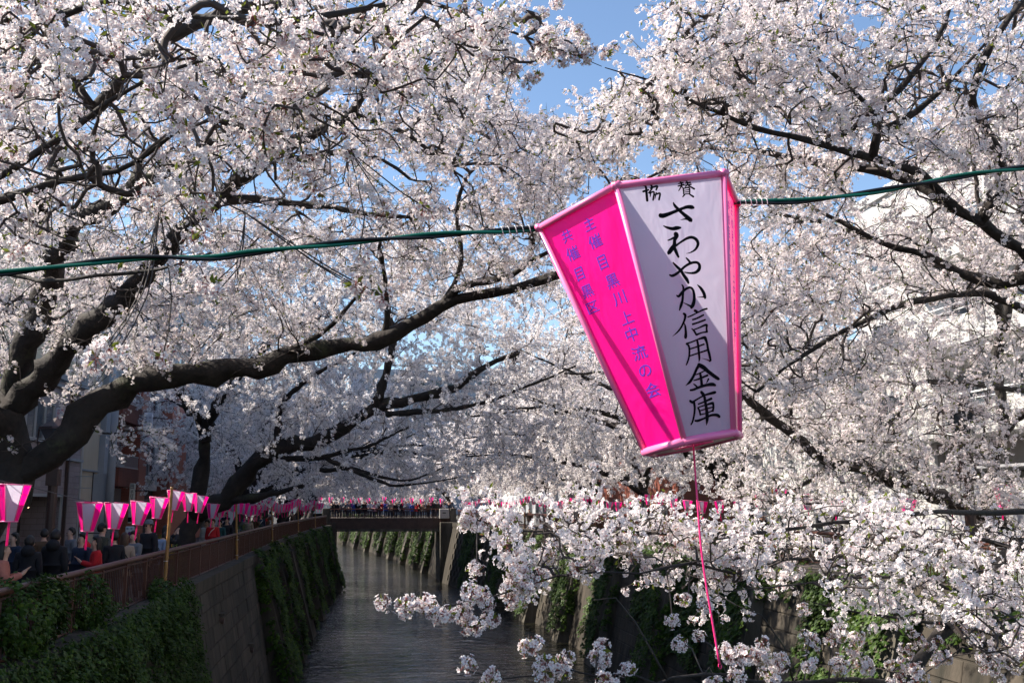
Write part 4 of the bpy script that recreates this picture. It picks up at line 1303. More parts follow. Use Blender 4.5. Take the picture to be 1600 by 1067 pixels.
GRP_L, GRP_R, GRP_F = 'cherry trees along the left bank', 'cherry trees along the right bank', 'cherry trees beyond the far bridge'
protos = [crown_tree('x', 31 + i, NG1, 10.8 + i * .5, 9.9 - i * .3, 1150) for i in range(3)]
far_protos = [crown_tree('x', 41 + i, NG2, 11 + i, 9.8, 520, dens=1.1, size=1.0) for i in range(2)]
for p_ in protos + far_protos: kids(p_)
used = set()
def put(proto, x, y, z, rz, label, group, s=1.0):
    o = proto if proto.name not in used else copy_tree(proto)
    used.add(proto.name)
    o.location = (x, y, z); o.rotation_euler = (0, 0, rz); o.scale = (s, s, s)
    tag(o, label, 'tree', group)
    return o
put(protos[0], -6.3, 52, ZL, .1, 'cherry tree behind the left railing past the one with the sweeping limb', GRP_L)
put(protos[1], -6.3, 65, ZL, -.1, 'dark trunked cherry tree halfway along the left railing towards the bridge', GRP_L)
put(protos[2], -6.1, 79, ZL, .2, 'cherry tree on the left bank where the lantern string looks densest', GRP_L)
put(protos[0], -5.6, 95, ZL, -.2, 'cherry tree on the left bank right before the far bridge', GRP_L)
put(protos[1], 16.2, 40, ZR, math.pi + .25, 'sunlit cherry tree on the right bank hidden behind the big pink lantern', GRP_R, 1.1)
put(protos[2], 16.0, 53, ZR, math.pi - .2, 'cherry tree with forked leaning trunk directly below the big pink lantern', GRP_R, 1.05)
put(protos[0], 16.0, 66, ZR, math.pi + .1, 'cherry tree on the right bank left of the trunk below the big lantern', GRP_R)
put(protos[1], 15.5, 79, ZR, math.pi, 'cherry tree on the right bank in front of the reddish house', GRP_R)
put(protos[2], 13.6, 94, ZR, math.pi - .15, 'cherry tree on the right bank nearest the utility box on the bridge', GRP_R)
# beyond the bridge the canal bends left, so the right bank closes the view
lab = 'pale cherry tree closing the view beyond the far bridge'
k = 0
for y in (122, 136, 152, 170, 190, 212, 236, 262, 295):
    put(far_protos[k % 2], XR(y) + 2.2, y, ZR, math.pi + random.uniform(-.4, .4) - .35, lab + ' on its right bank', GRP_F, random.uniform(.95, 1.15)); k += 1
    put(far_protos[k % 2], XL(y) - 2.0, y - 4, ZL, random.uniform(-.4, .4), lab + ' on its left bank', GRP_F, random.uniform(.95, 1.15)); k += 1

# ------------------------------------------------------------------ ivy on the canal walls
def ivy_mesh(name, n, size, spread):
    buf = ([], [], [], [])
    for i in range(n):
        c = np.array([random.uniform(-.02, .06), random.uniform(-1, 1) * spread, random.uniform(-1, 1) * spread])
        nrm = np.array([1.0, random.uniform(-.6, .6), random.uniform(-.1, .9)]); nrm /= np.linalg.norm(nrm)
        down = np.array([0, random.uniform(-.6, .6), -1.0])
        d = down - nrm * (down @ nrm); d /= np.linalg.norm(d)
        s = np.cross(nrm, d)
        l = size * random.uniform(.6, 1.2)
        m = len(buf[0])
        f = random.uniform(.05, .2) * l
        buf[0].extend([c, c + s * l * .55 + d * l * .12 - nrm * f, c + s * l * .30 + d * l * .5, c + d * l, c - s * l * .30 + d * l * .5, c - s * l * .55 + d * l * .12 - nrm * f, c + d * l * .35 + nrm * f * .6])
        buf[2].extend([0] * 7)
        mi = 1 if random.random() < .26 else 0
        for a, b in ((0, 1), (1, 2), (2, 3), (3, 4), (4, 5), (5, 0)):
            buf[1].append((m + 6, m + a, m + b)); buf[3].append(mi)
    return buf_mesh(name, buf, [M['ivy'], M['ivy_pale']])
IVY = [source(ivy_mesh('ivy_sprig', 8, .085, .13)) for _ in range(4)]
IVYF = [source(ivy_mesh('ivy_sprig_far', 9, .15, .22)) for _ in range(3)]
NGI = (scatter_group('ivy_scatter', IVY), len(IVY))
NGF = (scatter_group('ivy_far_scatter', IVYF), len(IVYF))

def lump(y, z, s=0.0):
    return .5 + .25 * math.sin(y * 1.9 + s) * math.cos(z * 1.3 + s * 2) + .25 * math.sin(y * .7 - z * 2.1 + s * 3)

def ivy(label, faces, dens, ng, seed, thick=.3, ragged=.25, size=1.0, group=None):
    """faces: (origin, along, down, normal, hole strength)"""
    t = np.random.default_rng(seed)
    pos, nor, scl = [], [], []
    for (o, a, d, nrm, hole) in faces:
        o, a, d, nrm = [np.asarray(q, float) for q in (o, a, d, nrm)]
        la, ld = np.linalg.norm(a), np.linalg.norm(d)
        n = int(la * ld * dens)
        u, v = t.random(n), t.random(n)
        for i in range(n):
            p = o + a * u[i] + d * v[i]
            lu = lump(p[1] + p[0] * .7, p[2], seed)
            e = min(u[i], 1 - u[i]) * la
            if e < ragged * lu or (1 - v[i]) * ld < ragged * 3 * lump(p[1] * 2.5, 1, seed): continue
            if lu < hole: continue
            pos.append(p + nrm * (.04 + thick * lu * t.random() ** .6))
            nn = nrm + t.normal(size=3) * .28 + [0, 0, .15]
            nor.append(nn)
            scl.append(size * t.uniform(.7, 1.25))
    pos, nor = np.array(pos), np.array(nor)
    b = pos.mean(0)
    r = scatter_obj('ivy', pos - b, euler_from_axis(nor, t.normal(size=len(pos)) * .25), scl, ng, None, kind='stuff')
    r.location = b
    tag(r, label, 'ivy', group)
    return r

def wface(side, y0, y1, z0, z1, out, hole=0):
    """the part of the wall face y0..y1, z1 down to z0"""
    o = np.array(wall_pt(side, y0, z1, out)); a = np.array(wall_pt(side, y1, z1, out)) - o
    d = np.array(wall_pt(side, y0, z0, out)) - o
    return (o, a, d, np.array([-side, 0, .2]) / 1.02, hole)

def pier_faces(side, y, wd, cover=(1, 1), zlow=0.1):
    top = ZL if side < 0 else ZR
    f = []
    y0, y1 = y - wd / 2, y + wd / 2
    if cover[0]:
        o = np.array(wall_pt(side, y0 + (0 if cover[0] == 1 else wd * .35), top - .1, .42)); a = np.array(wall_pt(side, y1, top - .1, .42)) - o
        d = np.array(wall_pt(side, y0, zlow, .93)) - np.array(wall_pt(side, y0, top - .1, .42))
        f.append((o, a, d, (-side, -.2, .1), 0))
    if cover[1]:
        o = np.array(wall_pt(side, y0, top - .1, -.2)); a = np.array(wall_pt(side, y0, top - .1, .5)) - o
        d = np.array(wall_pt(side, y0, zlow, .9)) - np.array(wall_pt(side, y0, top - .1, .45))
        f.append((o, a, d, (0, -1, .1), .0 if cover[1] == 1 else .5))
    # over the coping
    o = np.array(wall_pt(side, y0, top + .15, -.1)); a = np.array(wall_pt(side, y1, top + .15, -.1)) - o
    f.append((o, a, np.array([-side * .7, 0, -.5]), (-side * .5, 0, .8), 0))
    return f

near = [wface(-1, 10.5, 28.6, 0.1, 5.85, .05), wface(-1, 10.5, 25.5, 4.2, 5.95, .3),
        ((-4.95, 10.5, 5.85), (0, 15.5, 0), (.75, 0, .05), (.2, 0, 1), .35)]
ivy('thick mass of dark ivy covering the near left canal wall below the railing', near, 62, NGI, 3, .30, .5)
def heap(label, cy, wy, z0, z1, x, seed, n):
    t = np.random.default_rng(seed)
    v = t.normal(size=(n, 3)); v /= np.linalg.norm(v, axis=1)[:, None]
    v[:, 2] = v[:, 2] * .8 + .1
    c = np.array([x, cy, (z0 + z1) / 2])
    lp = np.array([lump(q[1] * 2.2 + q[0] * 1.7, q[2] * 2.6, seed) for q in v])[:, None]
    p = c + v * np.array([.42, wy / 2, (z1 - z0) / 2]) * (.45 + .75 * lp + .22 * t.random((n, 1)))
    m = n // 3                               # loose shoots trailing along the bars and down the wall
    sh = np.stack([x + .1 + .18 * t.random(m), cy + wy * t.normal(size=m) * .55, z0 + (z1 - z0) * t.random(m) ** 1.6 - .4 * t.random(m)], 1)
    k_ = np.sin(sh[:, 1] * 5.3 + seed) > -.2
    p = np.vstack([p, sh[k_]]); v = np.vstack([v, np.tile([1.0, 0, .2], (k_.sum(), 1))]); n = len(p)
    r = scatter_obj('ivy', p - c, euler_from_axis(v + t.normal(size=v.shape) * .3, t.normal(size=n) * .3), t.uniform(.7, 1.2, n), NGI, None, kind='stuff')
    r.location = c
    tag(r, label, 'ivy')
heap('rounded ivy clump climbing right over the handrail near the left edge', 15.9, 2.3, 5.6, 7.02, -4.78, 5, 420)
heap('narrow ivy clump climbing the railing bars between the handrail and the wall', 19.2, 1.1, 5.6, 6.75, -4.78, 6, 150)
heap('ivy spilling off the wall top at the foot of the bamboo pole', 25.2, 2.6, 5.1, 6.3, -4.5, 7, 260)
heap('ivy clump on the bars in the bottom left corner of the railing', 12.4, 2.2, 5.5, 6.6, -4.75, 8, 300)
LV = ['first ivy curtain on the left wall, right beside the bare concrete blocks', 'second ivy curtain on the left wall behind the one next to the bare blocks', 'third ivy curtain along the left wall counting from the bare blocks',
      'ivy curtain on the left wall in the middle of the row of piers', 'ivy curtain on the left wall, next to last before the bridge', 'ivy column on the left wall standing out against the water by the bridge']
for i, y in enumerate(L_PIERS):
    fs = pier_faces(-1, y, 2.8, (2 if i == 2 else 1, 1 if i % 2 or i == 0 else 2))
    fs.append(wface(-1, y + 1.4, (L_PIERS + [105])[i + 1] - 1.4, 1.0 + (i % 3), 5.7, .05, .35))
    ivy(LV[i], fs, 30, NGF, 20 + i, .35, .3, .85)
RFV = 'ivy on the wall glimpsed under the far bridge'
for i, y in enumerate(R_FAR):
    fs = pier_faces(1, y, 1.8, (1 if i % 2 else 0, 1), .2)
    nx = (R_FAR + [222])[i + 1]
    fs.append(wface(1, y + .9, y + .9 + (nx - y) * .6, .4, 5.9, .05, .3))
    ivy(RFV, fs, 16, NGF, 80 + i, .35, .3, 1.2, 'ivy beyond the far bridge')
RV = ['ivy curtain on the right wall under the thickest low blossoms', 'broad dark ivy curtain on the right wall behind the pink cord', 'ivy curtain on the right wall left of the pink cord', 'sunlit ivy curtain on the right wall above the waterline at the end of the low twig',
      'yellow green ivy on the right wall above the low blossom twigs', 'dark ivy strip on the right wall between two bare panels', 'ivy curtain on the right wall nearer to the bridge', 'ivy hanging at the right abutment beside the bridge']
for i, y in enumerate(R_PIERS):
    fs = pier_faces(1, y, 1.8, (1, 2 if i % 2 else 1), .2)
    nx = (R_PIERS + [104])[i + 1]
    fs.append(wface(1, y + .9, y + .9 + (nx - y) * (.45 if i != 1 else .8), .8 + (i % 3) * .8, 5.9, .05, .25))
    ivy(RV[i], fs, 34, NGF, 40 + i, .35, .3, .85)
# ground cover hanging along the top of the right wall
top_r = [((14.9, 18, 6.05), (0, 44, 0), (-.9, 0, -.25), (-.4, 0, 1), .2), wface(1, 18, 62, 4.6, 5.95, .1, .3)]
ivy('ivy fringe hanging over the top edge of the right wall under the railing', top_r, 26, NGF, 61, .35, .3, .9)

# ------------------------------------------------------------------ lanterns
def hexpt(r, k, z):
    a = R(-120 + 60 * k)
    return np.array([r * math.cos(a), r * math.sin(a), z])

text_cache = {}
def glyphs(chars, material, name='lettering'):
    """chars: list of (char, x, y, size, dx shear, weight) laid out in the plane z=0 -> one mesh"""
    V, F, k = [], [], 0
    for ch, x, y, sx, sy, shear, wt in chars:
        key = (ch, wt)
        if key not in text_cache:
            cu = bpy.data.curves.new('glyph', 'FONT')
            cu.body = ch; cu.offset = wt; cu.resolution_u = 3
            o = bpy.data.objects.new('glyph', cu)
            COL.objects.link(o)
            bpy.context.view_layer.update()
            me = o.evaluated_get(bpy.context.evaluated_depsgraph_get()).to_mesh()
            v = np.array([q.co[:] for q in me.vertices]); f = [tuple(p.vertices) for p in me.polygons]
            lo, hi = v.min(0), v.max(0)
            v = (v - (lo + hi) / 2)
            v[:, :2] /= np.maximum((hi - lo)[:2], .05)
            text_cache[key] = (v, f)
            bpy.data.objects.remove(o); bpy.data.curves.remove(cu)
        v, f = text_cache[key]
        w = v.copy()
        w[:, 0] = v[:, 0] * sx + x + v[:, 1] * shear * sy
        w[:, 1] = v[:, 1] * sy + y + v[:, 0] * .10 * sx * (1 if shear else 0)
        V.append(w); F += [tuple(i + k for i in q) for q in f]; k += len(w)
    me = bpy.data.meshes.new(name)
    me.from_pydata(np.vstack(V).tolist(), [], F)
    me.materials.append(material)
    return me

def panel_frame(k, rt, rb, h):
    """origin at the middle of the panel's top edge; x along it, y up the panel, z outwards"""
    a, b, c, d = hexpt(rt, k, h / 2), hexpt(rt, k + 1, h / 2), hexpt(rb, k + 1, -h / 2), hexpt(rb, k, -h / 2)
    x = (b - a) / np.linalg.norm(b - a)
    up = (a + b) / 2 - (c + d) / 2
    ln = np.linalg.norm(up)
    y = up / ln
    z = np.cross(x, y)
    return (a + b) / 2, x, y, z, np.linalg.norm(b - a), np.linalg.norm(c - d), ln

def lantern_parts(root, rt, rb, h, tube, tail, whites=(0, 2, 4)):
    mb = MB()
    ns = 8 if tube > .006 else 4
    for k in range(6):
        mb.tube([hexpt(rt, k, h / 2), hexpt(rb, k, -h / 2)], tube * .85, ns)
    o = mb.build('corner_rod', M['tube_pink'], root, smooth=True)
    for nm, r_, z, tt in (('top_ring', rt, h / 2, tube), ('bottom_ring', rb, -h / 2, tube * 1.15)):
        mb = MB()
        for k in range(6):
            a, b = hexpt(r_, k, z), hexpt(r_, k + 1, z)
            e = (b - a) * .04
            mb.tube([a - e, b + e], tt, ns)
        mb.build(nm, M['tube_pink'], root, smooth=True)
    for k in range(6):
        mb = MB()
        s = .985
        n = 6
        for i in range(n):
            t0, t1 = i / n, (i + 1) / n
            def pt(kk, t):
                return hexpt((rt + (rb - rt) * t) * s, kk, h / 2 - h * t)
            mb.quad(pt(k, t1), pt(k + 1, t1), pt(k + 1, t0), pt(k, t0))
        mb.build('white_panel' if k in whites else 'pink_panel', M['film_white'] if k in whites else M['film_pink'], root)
    mb = MB()
    mb.add([hexpt(rb * .97, k, -h / 2 - tube * .6) for k in range(6)] + [hexpt(rb * .45, k, -h / 2 - tube * .6) for k in range(6)], [(k, (k + 1) % 6, 6 + (k + 1) % 6, 6 + k) for k in range(6)])
    mb.build('bottom_disc', M['film_pink'], root)
    if tail:
        mb = MB()
        mb.bbox(-.016, .016, -.007, .007, -h / 2 - tail, -h / 2, .003)
        mb.build('tail', M['film_pink'], root)

def put_text(root, k, rt, rb, h, chars, m_, gap=.0005, s=.985):
    o_, x, y, z, wt, wb, ln = panel_frame(k, rt * s, rb * s, h)
    me = glyphs(chars, m_)
    t = obj('lettering', me, root)
    mt = Matrix(((x[0], y[0], z[0], o_[0] + z[0] * gap), (x[1], y[1], z[1], o_[1] + z[1] * gap), (x[2], y[2], z[2], o_[2] + z[2] * gap), (0, 0, 0, 1)))
    t.matrix_basis = mt
    return t

# the big lantern (pose solved from its corners in the photograph)
KS = .8065
LC = EYE + (np.array([.7778, 2.4665, 8.4556]) - EYE) * KS
wv = Vector((-.0815, -.1791, .0408))
LRT, LRB, LH = .2818 * KS, .1299 * KS, .62 * KS
big = empty('paper_lantern', LC, 0, 'big pink and white hanging lantern with black brush lettering, closest to the camera', 'lantern')
big.rotation_mode = 'QUATERNION'
big.rotation_quaternion = Quaternion(wv.normalized(), wv.length)
lantern_parts(big, LRT, LRB, LH, .0072, 0, (0, 2, 4))
MW = Matrix.Translation(Vector(LC)) @ big.rotation_quaternion.to_matrix().to_4x4()
def px_to_panel(k, px, py):
    o_, x, y, z, *_ = panel_frame(k, LRT * .985, LRB * .985, LH)
    o_w = np.array(MW @ Vector(o_)); R3 = MW.to_3x3()
    zw, xw, yw = [np.array(R3 @ Vector(q)) for q in (z, x, y)]
    d = ray(px, py)
    s = ((o_w - EYE) @ zw) / (d @ zw)
    p = EYE + d * s - o_w
    return p @ xw, p @ yw, s
def px_text(k, items, shear, wt):
    out = []
    for ch, px, py, w_, h_ in items:
        u, v, s = px_to_panel(k, px, py)
        u1, _, _ = px_to_panel(k, px + 5, py)
        _, v1, _ = px_to_panel(k, px, py + 5)
        out.append((ch, u, v, w_ * abs(u1 - u) / 5, h_ * abs(v1 - v) / 5, shear, wt))
    return out
# brush lettering of the white face: every stroke a flat ribbon of ink, thick and thin as the brush left it
BR1 = [[(275,505,60),(320,510,62),(400,485,50),(500,445,42),(600,405,40),(660,388,48),(720,392,56),(748,400,30)], [(463,325,14),(480,365,36),(530,420,44),(590,475,46),(650,525,56),(700,570,60),(712,585,40)], [(690,570,30),(630,555,22),(560,570,4)], [(325,650,14),(380,675,34),(450,690,46),(510,680,54),(565,675,26)],
 [(490,755,60),(505,785,66),(480,850,46),(475,920,56),(440,970,62),(400,1025,52),(390,1045,20)], [(385,852,16),(430,835,26),(470,815,30)], [(480,940,30),(560,880,28),(650,825,36),(720,810,40),(780,840,44),(805,900,42),(770,975,30),(700,1020,16),(640,1035,4)], [(480,960,44),(500,1010,46),(535,1085,30)],
 [(40,175,30),(120,150,24)], [(50,85,24),(80,110,30),(90,200,36),(100,305,34)], [(140,130,20),(235,100,28),(222,155,22)], [(150,75,30),(165,130,26),(115,195,14)], [(125,200,18),(192,182,24),(180,295,24)], [(150,175,20),(140,245,14)], [(205,222,18),(275,200,26),(262,290,26)], [(225,190,22),(205,275,10)],
 [(530,65,14),(600,50,20)], [(525,100,18),(610,80,22)], [(560,35,24),(575,90,22),(535,165,12)], [(575,100,14),(600,130,18)], [(625,60,14),(700,48,22)], [(615,88,14),(710,75,22)], [(640,22,24),(660,70,22),(625,112,10)], [(670,90,20),(755,140,26)], [(600,132,20),(606,215,18)], [(600,132,16),(680,122,22),(690,202,18)], [(610,160,12),(680,150,14)], [(610,186,12),(685,176,14)], [(610,212,14),(690,202,16)], [(620,216,22),(590,250,14)], [(680,206,18),(742,248,28)]]
BR2 = [[(170,370,26),(215,385,44),(280,355,46),(350,300,40),(420,235,40),(500,185,42),(580,162,42),(640,170,44),(670,215,52),(660,280,54),(600,330,46),(510,340,30),(420,325,18)], [(228,165,24),(290,230,44),(360,300,50),(410,380,52),(460,450,56),(488,510,34)], [(445,85,20),(480,120,34),(515,165,36)],
 [(285,710,20),(325,725,40),(380,660,44),(450,600,40),(515,580,36),(560,620,40),(580,700,46),(580,790,52),(560,870,60),(530,920,40)], [(540,900,40),(480,870,26),(400,830,8)], [(375,530,18),(400,580,34),(395,680,38),(385,790,42),(360,880,46),(335,960,20)], [(635,535,14),(690,590,44),(740,670,52),(760,745,48),(755,765,20)], [(750,735,24),(690,738,14),(630,742,4)]]
BR3 = [[(295,105,36),(325,135,46),(310,220,36),(260,330,32),(200,410,26),(110,488,4)], [(310,270,14),(325,320,32),(335,420,42),(332,500,52),(340,520,24)], [(480,55,44),(520,75,44)], [(365,165,20),(430,140,24),(520,95,22),(620,45,30),(690,25,30)], [(445,210,28),(520,185,28),(600,145,30),(632,128,26)], [(445,285,32),(520,262,28),(620,225,30),(662,208,28)],
 [(432,355,16),(475,400,32),(510,460,34)], [(470,375,22),(560,340,24),(650,300,34),(690,295,36)], [(685,300,40),(680,350,32),(685,410,38)], [(510,460,34),(600,425,24),(695,410,30)], [(345,605,34),(385,650,34),(395,740,32),(385,840,30),(360,920,28),(340,965,18)], [(350,605,28),(430,580,24),(540,535,26),(620,510,44),(660,505,50)], [(655,510,56),(685,590,40),(705,700,40),(730,800,42),(748,890,36)],
 [(740,900,30),(690,875,16),(600,850,4)], [(525,560,36),(540,640,38),(550,740,38),(560,850,34),(552,915,8)], [(405,695,24),(500,665,24),(640,615,28)], [(405,810,24),(540,765,24),(690,715,28)]]
BR4 = [[(280,35,44),(240,100,36),(200,190,34),(150,270,34),(92,320,4)], [(265,40,50),(330,75,56),(400,135,48),(480,195,46),(530,228,40),(548,235,12)], [(225,175,14),(290,150,18),(350,120,16)], [(200,250,14),(270,230,24),(390,180,28)], [(285,150,30),(300,220,34),(310,320,38)], [(200,295,14),(230,320,24),(250,340,22)], [(400,228,26),(385,260,18),(370,285,8)], [(155,380,26),(200,372,30),(290,335,34),(380,310,38),(450,302,46),(490,315,30)],
 [(300,400,36),(330,440,44),(345,470,30)], [(330,450,20),(400,430,30),(480,410,38),(495,412,24)], [(150,520,30),(185,540,36),(215,520,24),(300,470,20),(340,455,24)], [(205,540,34),(215,620,30),(205,720,26),(185,800,24),(165,840,16)], [(262,565,20),(340,535,22),(440,490,34)], [(258,610,24),(280,660,26),(290,710,24)], [(270,605,16),(350,580,20),(450,550,34)], [(455,545,34),(465,600,28),(455,660,28)], [(280,655,14),(360,630,18),(450,605,18)], [(290,705,18),(370,685,16),(460,650,20)],
 [(218,785,24),(260,785,32),(340,755,26),(430,715,30),(510,710,40),(545,735,36)], [(345,470,36),(360,560,38),(375,660,42),(380,760,44),(372,845,8)]]
mb = MB()
si = 0
for strokes, ox, oy, sc in ((BR1, 1000, 280, 8.892), (BR2, 1030, 395, 10.67), (BR3, 1040, 480, 10.67), (BR4, 1060, 565, 8.533)):
    for st in strokes:
        q = catmull([(x / sc + ox, y / sc + oy, w / sc) for x, y, w in st], .8)
        pts = np.array([px_to_panel(0, x, y)[:2] for x, y, w in q])
        u1 = px_to_panel(0, q[0][0] + 5, q[0][1]); u0 = px_to_panel(0, q[0][0], q[0][1])
        k = math.hypot(u1[0] - u0[0], u1[1] - u0[1]) / 5
        w = q[:, 2] * k / 2
        t = np.gradient(pts, axis=0); t /= np.linalg.norm(t, axis=1)[:, None] + 1e-9
        pts = np.vstack([pts[0] - t[0] * w[0] * .6, pts, pts[-1] + t[-1] * w[-1] * .6]); t = np.vstack([t[0], t, t[-1]]); w = np.concatenate([[w[0] * .45], w, [w[-1] * .45]])
        nrm = np.stack([-t[:, 1], t[:, 0]], 1)
        L_, R_ = pts + nrm * w[:, None], pts - nrm * w[:, None]
        z = si * .00001
        mb.add([(a, b, z) for a, b in L_] + [(a, b, z) for a, b in R_], [(len(pts) + i, len(pts) + i + 1, i + 1, i) for i in range(len(pts) - 1)])
        si += 1
o_, x_, y_, z_, *_ = panel_frame(0, LRT * .985, LRB * .985, LH)
t_ = obj('lettering', mb.mesh('lettering', M['ink']), big)
t_.matrix_basis = Matrix(((x_[0], y_[0], z_[0], o_[0] + z_[0] * .0004), (x_[1], y_[1], z_[1], o_[1] + z_[1] * .0004), (x_[2], y_[2], z_[2], o_[2] + z_[2] * .0004), (0, 0, 0, 1)))
side1 = [('主', 921, 350, 19, 22), ('催', 930, 377, 23, 24), ('目', 942, 410, 15, 25), ('黒', 957, 439, 22, 24), ('川', 968, 466, 22, 24), ('上', 979, 496, 22, 22), ('中', 987, 522, 20, 25), ('流', 999, 551, 25, 24), ('の', 1008, 579, 21, 20), ('会', 1020, 609, 24, 25)]
side2 = [('共', 886, 369, 18, 22), ('催', 895, 396, 22, 24), ('目', 906, 428, 14, 23), ('黒', 918, 455, 20, 22), ('区', 926, 480, 20, 19)]
put_text(big, 5, LRT, LRB, LH, px_text(5, side1 + side2, 0, .010), M['ink_violet'])
col = [(c, .035, -.035 - .029 * i, .022, .024, 0, .006) for i, c in enumerate('主催目黒川上中流の会')] + [(c, -.02, -.04 - .029 * i, .022, .024, 0, .006) for i, c in enumerate('共催目黒区')]
put_text(big, 1, LRT, LRB, LH, col, M['ink_violet'])
# its pink pull cord
mb = MB()
cp = [P(1083, 690, 1.99), P(1088, 760, 1.985), P(1095, 850, 1.98), P(1103, 910, 1.975), P(1113, 970, 1.97), P(1124, 1036, 1.96)]
inv = MW.inverted()
cpl = catmull([np.array(inv @ Vector(q)) for q in cp], .02)
mb.tube(cpl, .0021, 6)
e = cpl[-1]
mb.tube([e + np.array([-.003 * math.sin(a), 0, -.005 + .005 * math.cos(a)]) for a in np.linspace(0, 6.28, 9)], .0010, 5)
mb.build('pull_cord', M['cord_pink'], big, smooth=True)

# the twisted cable that carries it
cpts = catmull([P(x, y, 2.0) for x, y in ((-260, 440), (-100, 433), (0, 427), (100, 415), (180, 406), (250, 402), (330, 403), (400, 394), (550, 378), (700, 366), (840, 357), (930, 347), (1040, 332), (1150, 317), (1250, 314), (1350, 302), (1450, 285), (1530, 271), (1600, 262), (1760, 245))], .012)
cab = empty('cable', cpts[0], 0, 'green and black twisted cable strung across the picture through the big lantern', 'cable')
s_ = np.concatenate([[0], np.cumsum(np.linalg.norm(np.diff(cpts, axis=0), axis=1))])
for nm, m_, ph in (('black_strand', M['cable_black'], 0), ('green_strand', M['cable_green'], math.pi)):
    a = s_ * 2 * math.pi / .40 + ph + .5 * np.sin(s_ * 5)
    off = np.stack([0 * a, np.cos(a) * .0036, np.sin(a) * .0036], 1)
    mb = MB(); mb.tube(cpts + off - cpts[0], .0037, 8)
    mb.build(nm, m_, cab, smooth=True)
for lo, hi in ((775, 842), (1152, 1200)):
    i0 = np.argmin([abs(proj(q)[0] - lo) for q in cpts]); i1 = np.argmin([abs(proj(q)[0] - hi) for q in cpts])
    q = catmull(cpts[i0:i1 + 1:2], .0015)
    a = np.linspace(0, 2 * math.pi * (5 if hi < 1000 else 6), len(q))
    mb = MB(); mb.tube(q + np.stack([0 * a, np.cos(a) * .0088, np.sin(a) * .0088], 1) - cpts[0], .0008, 4)
    mb.build('tie', M['tie'], cab)

# small lanterns of the same make
SRT, SRB, SH = .2818 * .806, .1299 * .806, .5
small = empty('paper_lantern', (0, 0, 0))
lantern_parts(small, SRT, SRB, SH, .008, .33)
put_text(small, 5, SRT, SRB, SH, [(c, .0, -.05 - .032 * i, .030, .026, 0, .006) for i, c in enumerate('主催目黒川上中流の会')], M['ink_violet'])
put_text(small, 1, SRT, SRB, SH, [(c, .0, -.05 - .032 * i, .030, .026, 0, .006) for i, c in enumerate('主催目黒川上中流の会')], M['ink_violet'])
kids(small)
tmp = empty('tmp')
lantern_parts(tmp, SRT, SRB, SH, .012, .33)
def joined(root, name):
    mb = MB(); mats = []
    for c in list(root.children):
        for m_ in c.data.materials:
            if m_ not in mats: mats.append(m_)
        mi = mats.index(c.data.materials[0])
        mb.add([tuple(q.co) for q in c.data.vertices], [tuple(p.vertices) for p in c.data.polygons], mi)
        bpy.data.objects.remove(c)
    bpy.data.objects.remove(root)
    return mb.mesh(name, mats)
small_me = joined(tmp, 'paper_lantern')
first = True
def place_lantern(x, y, ztop, rz, label, group, detail):
    global first
    if detail:
        o = small if first else copy_tree(small)
        first = False
    else:
        o = obj('paper_lantern', small_me)
    o.location = (x, y, ztop - SH / 2)
    o.rotation_euler = (random.uniform(-.09, .09), random.uniform(-.12, .12), rz)
    tag(o, label, 'lantern', group)
    return o

def string(pts, label, name='lantern_wire'):
    mb = MB(); q = np.array(pts); mb.tube(catmull(q - q[0], .5), .006, 4, False)
    o = mb.build(name, M['cable_black']); o.location = q[0]
    tag(o, label, 'wire')

GL = 'pink and white lanterns strung along the left railing'
LLAB = ['pink and white lantern furthest left, beside the thick tree trunk', 'pink and white lantern in front of the beige house', 'pink and white lantern between the beige house and the vertical shop sign',
        'pink and white lantern partly covering the vertical shop sign', 'pink and white lantern hanging above the man in the grey hat', 'highest pink and white lantern, beside the top of the near bamboo pole',
        'pink and white lantern right of the near bamboo pole, before the dark trunk', 'small pink and white lantern with a dark mark in front of the tree trunk']
LPX = [(20, 757), (140, 785), (181.5, 786), (219, 784), (248, 777), (274, 767), (295, 770.5), (313, 775)]
wire = [(-5.1, 11, 8.5)]
for i, (px, py) in enumerate(LPX):
    Y = 5.15 * FPX / (562.0 - px)
    p = P(px, py, Y)
    place_lantern(p[0], p[1], p[2], math.atan2(-p[0], p[1]) + random.uniform(-.12, .12), LLAB[i], GL, True)
    wire.append((p[0], p[1], p[2] + .02))
LPOLES = [26.3, 41.5, 58, 76, 92]
far_l = 'tiny pink and white lantern in the crowded string along the left railing'
yy = 36.6
while yy < 104:
    j = np.searchsorted(LPOLES, yy)
    a = LPOLES[max(0, j - 1)]; b = LPOLES[j] if j < len(LPOLES) else 106
    u = (yy - a) / (b - a)
    z = 8.32 - .42 * math.sin(math.pi * u) + (yy - 40) * .001
    x = -4.85 - .25 + max(0, (yy - 62)) * .034
    lb = {36: 'small pink lantern under the low dark limb left of the second bamboo pole', 38: 'small pink lantern left of the second bamboo pole, under the limb', 40: 'small pink lantern next to the second bamboo pole'}.get(int(yy), 'tiny pink and white lantern ' + ['', 'before the second bamboo pole', 'between the second and third bamboo poles', 'between the third and fourth bamboo poles', 'between the fourth and last bamboo poles', 'between the last bamboo pole and the bridge'][j])
    place_lantern(x, yy, z + random.uniform(-.06, .06), math.atan2(-x, yy) + random.uniform(-.5, .5), lb, GL, yy < 50)
    wire.append((x, yy, z + .02))
    yy += 2.0 if yy < 60 else 1.9
string(wire, 'thin black wire carrying the lanterns along the left railing')
GB = 'lanterns strung over the far bridge'
bw = []
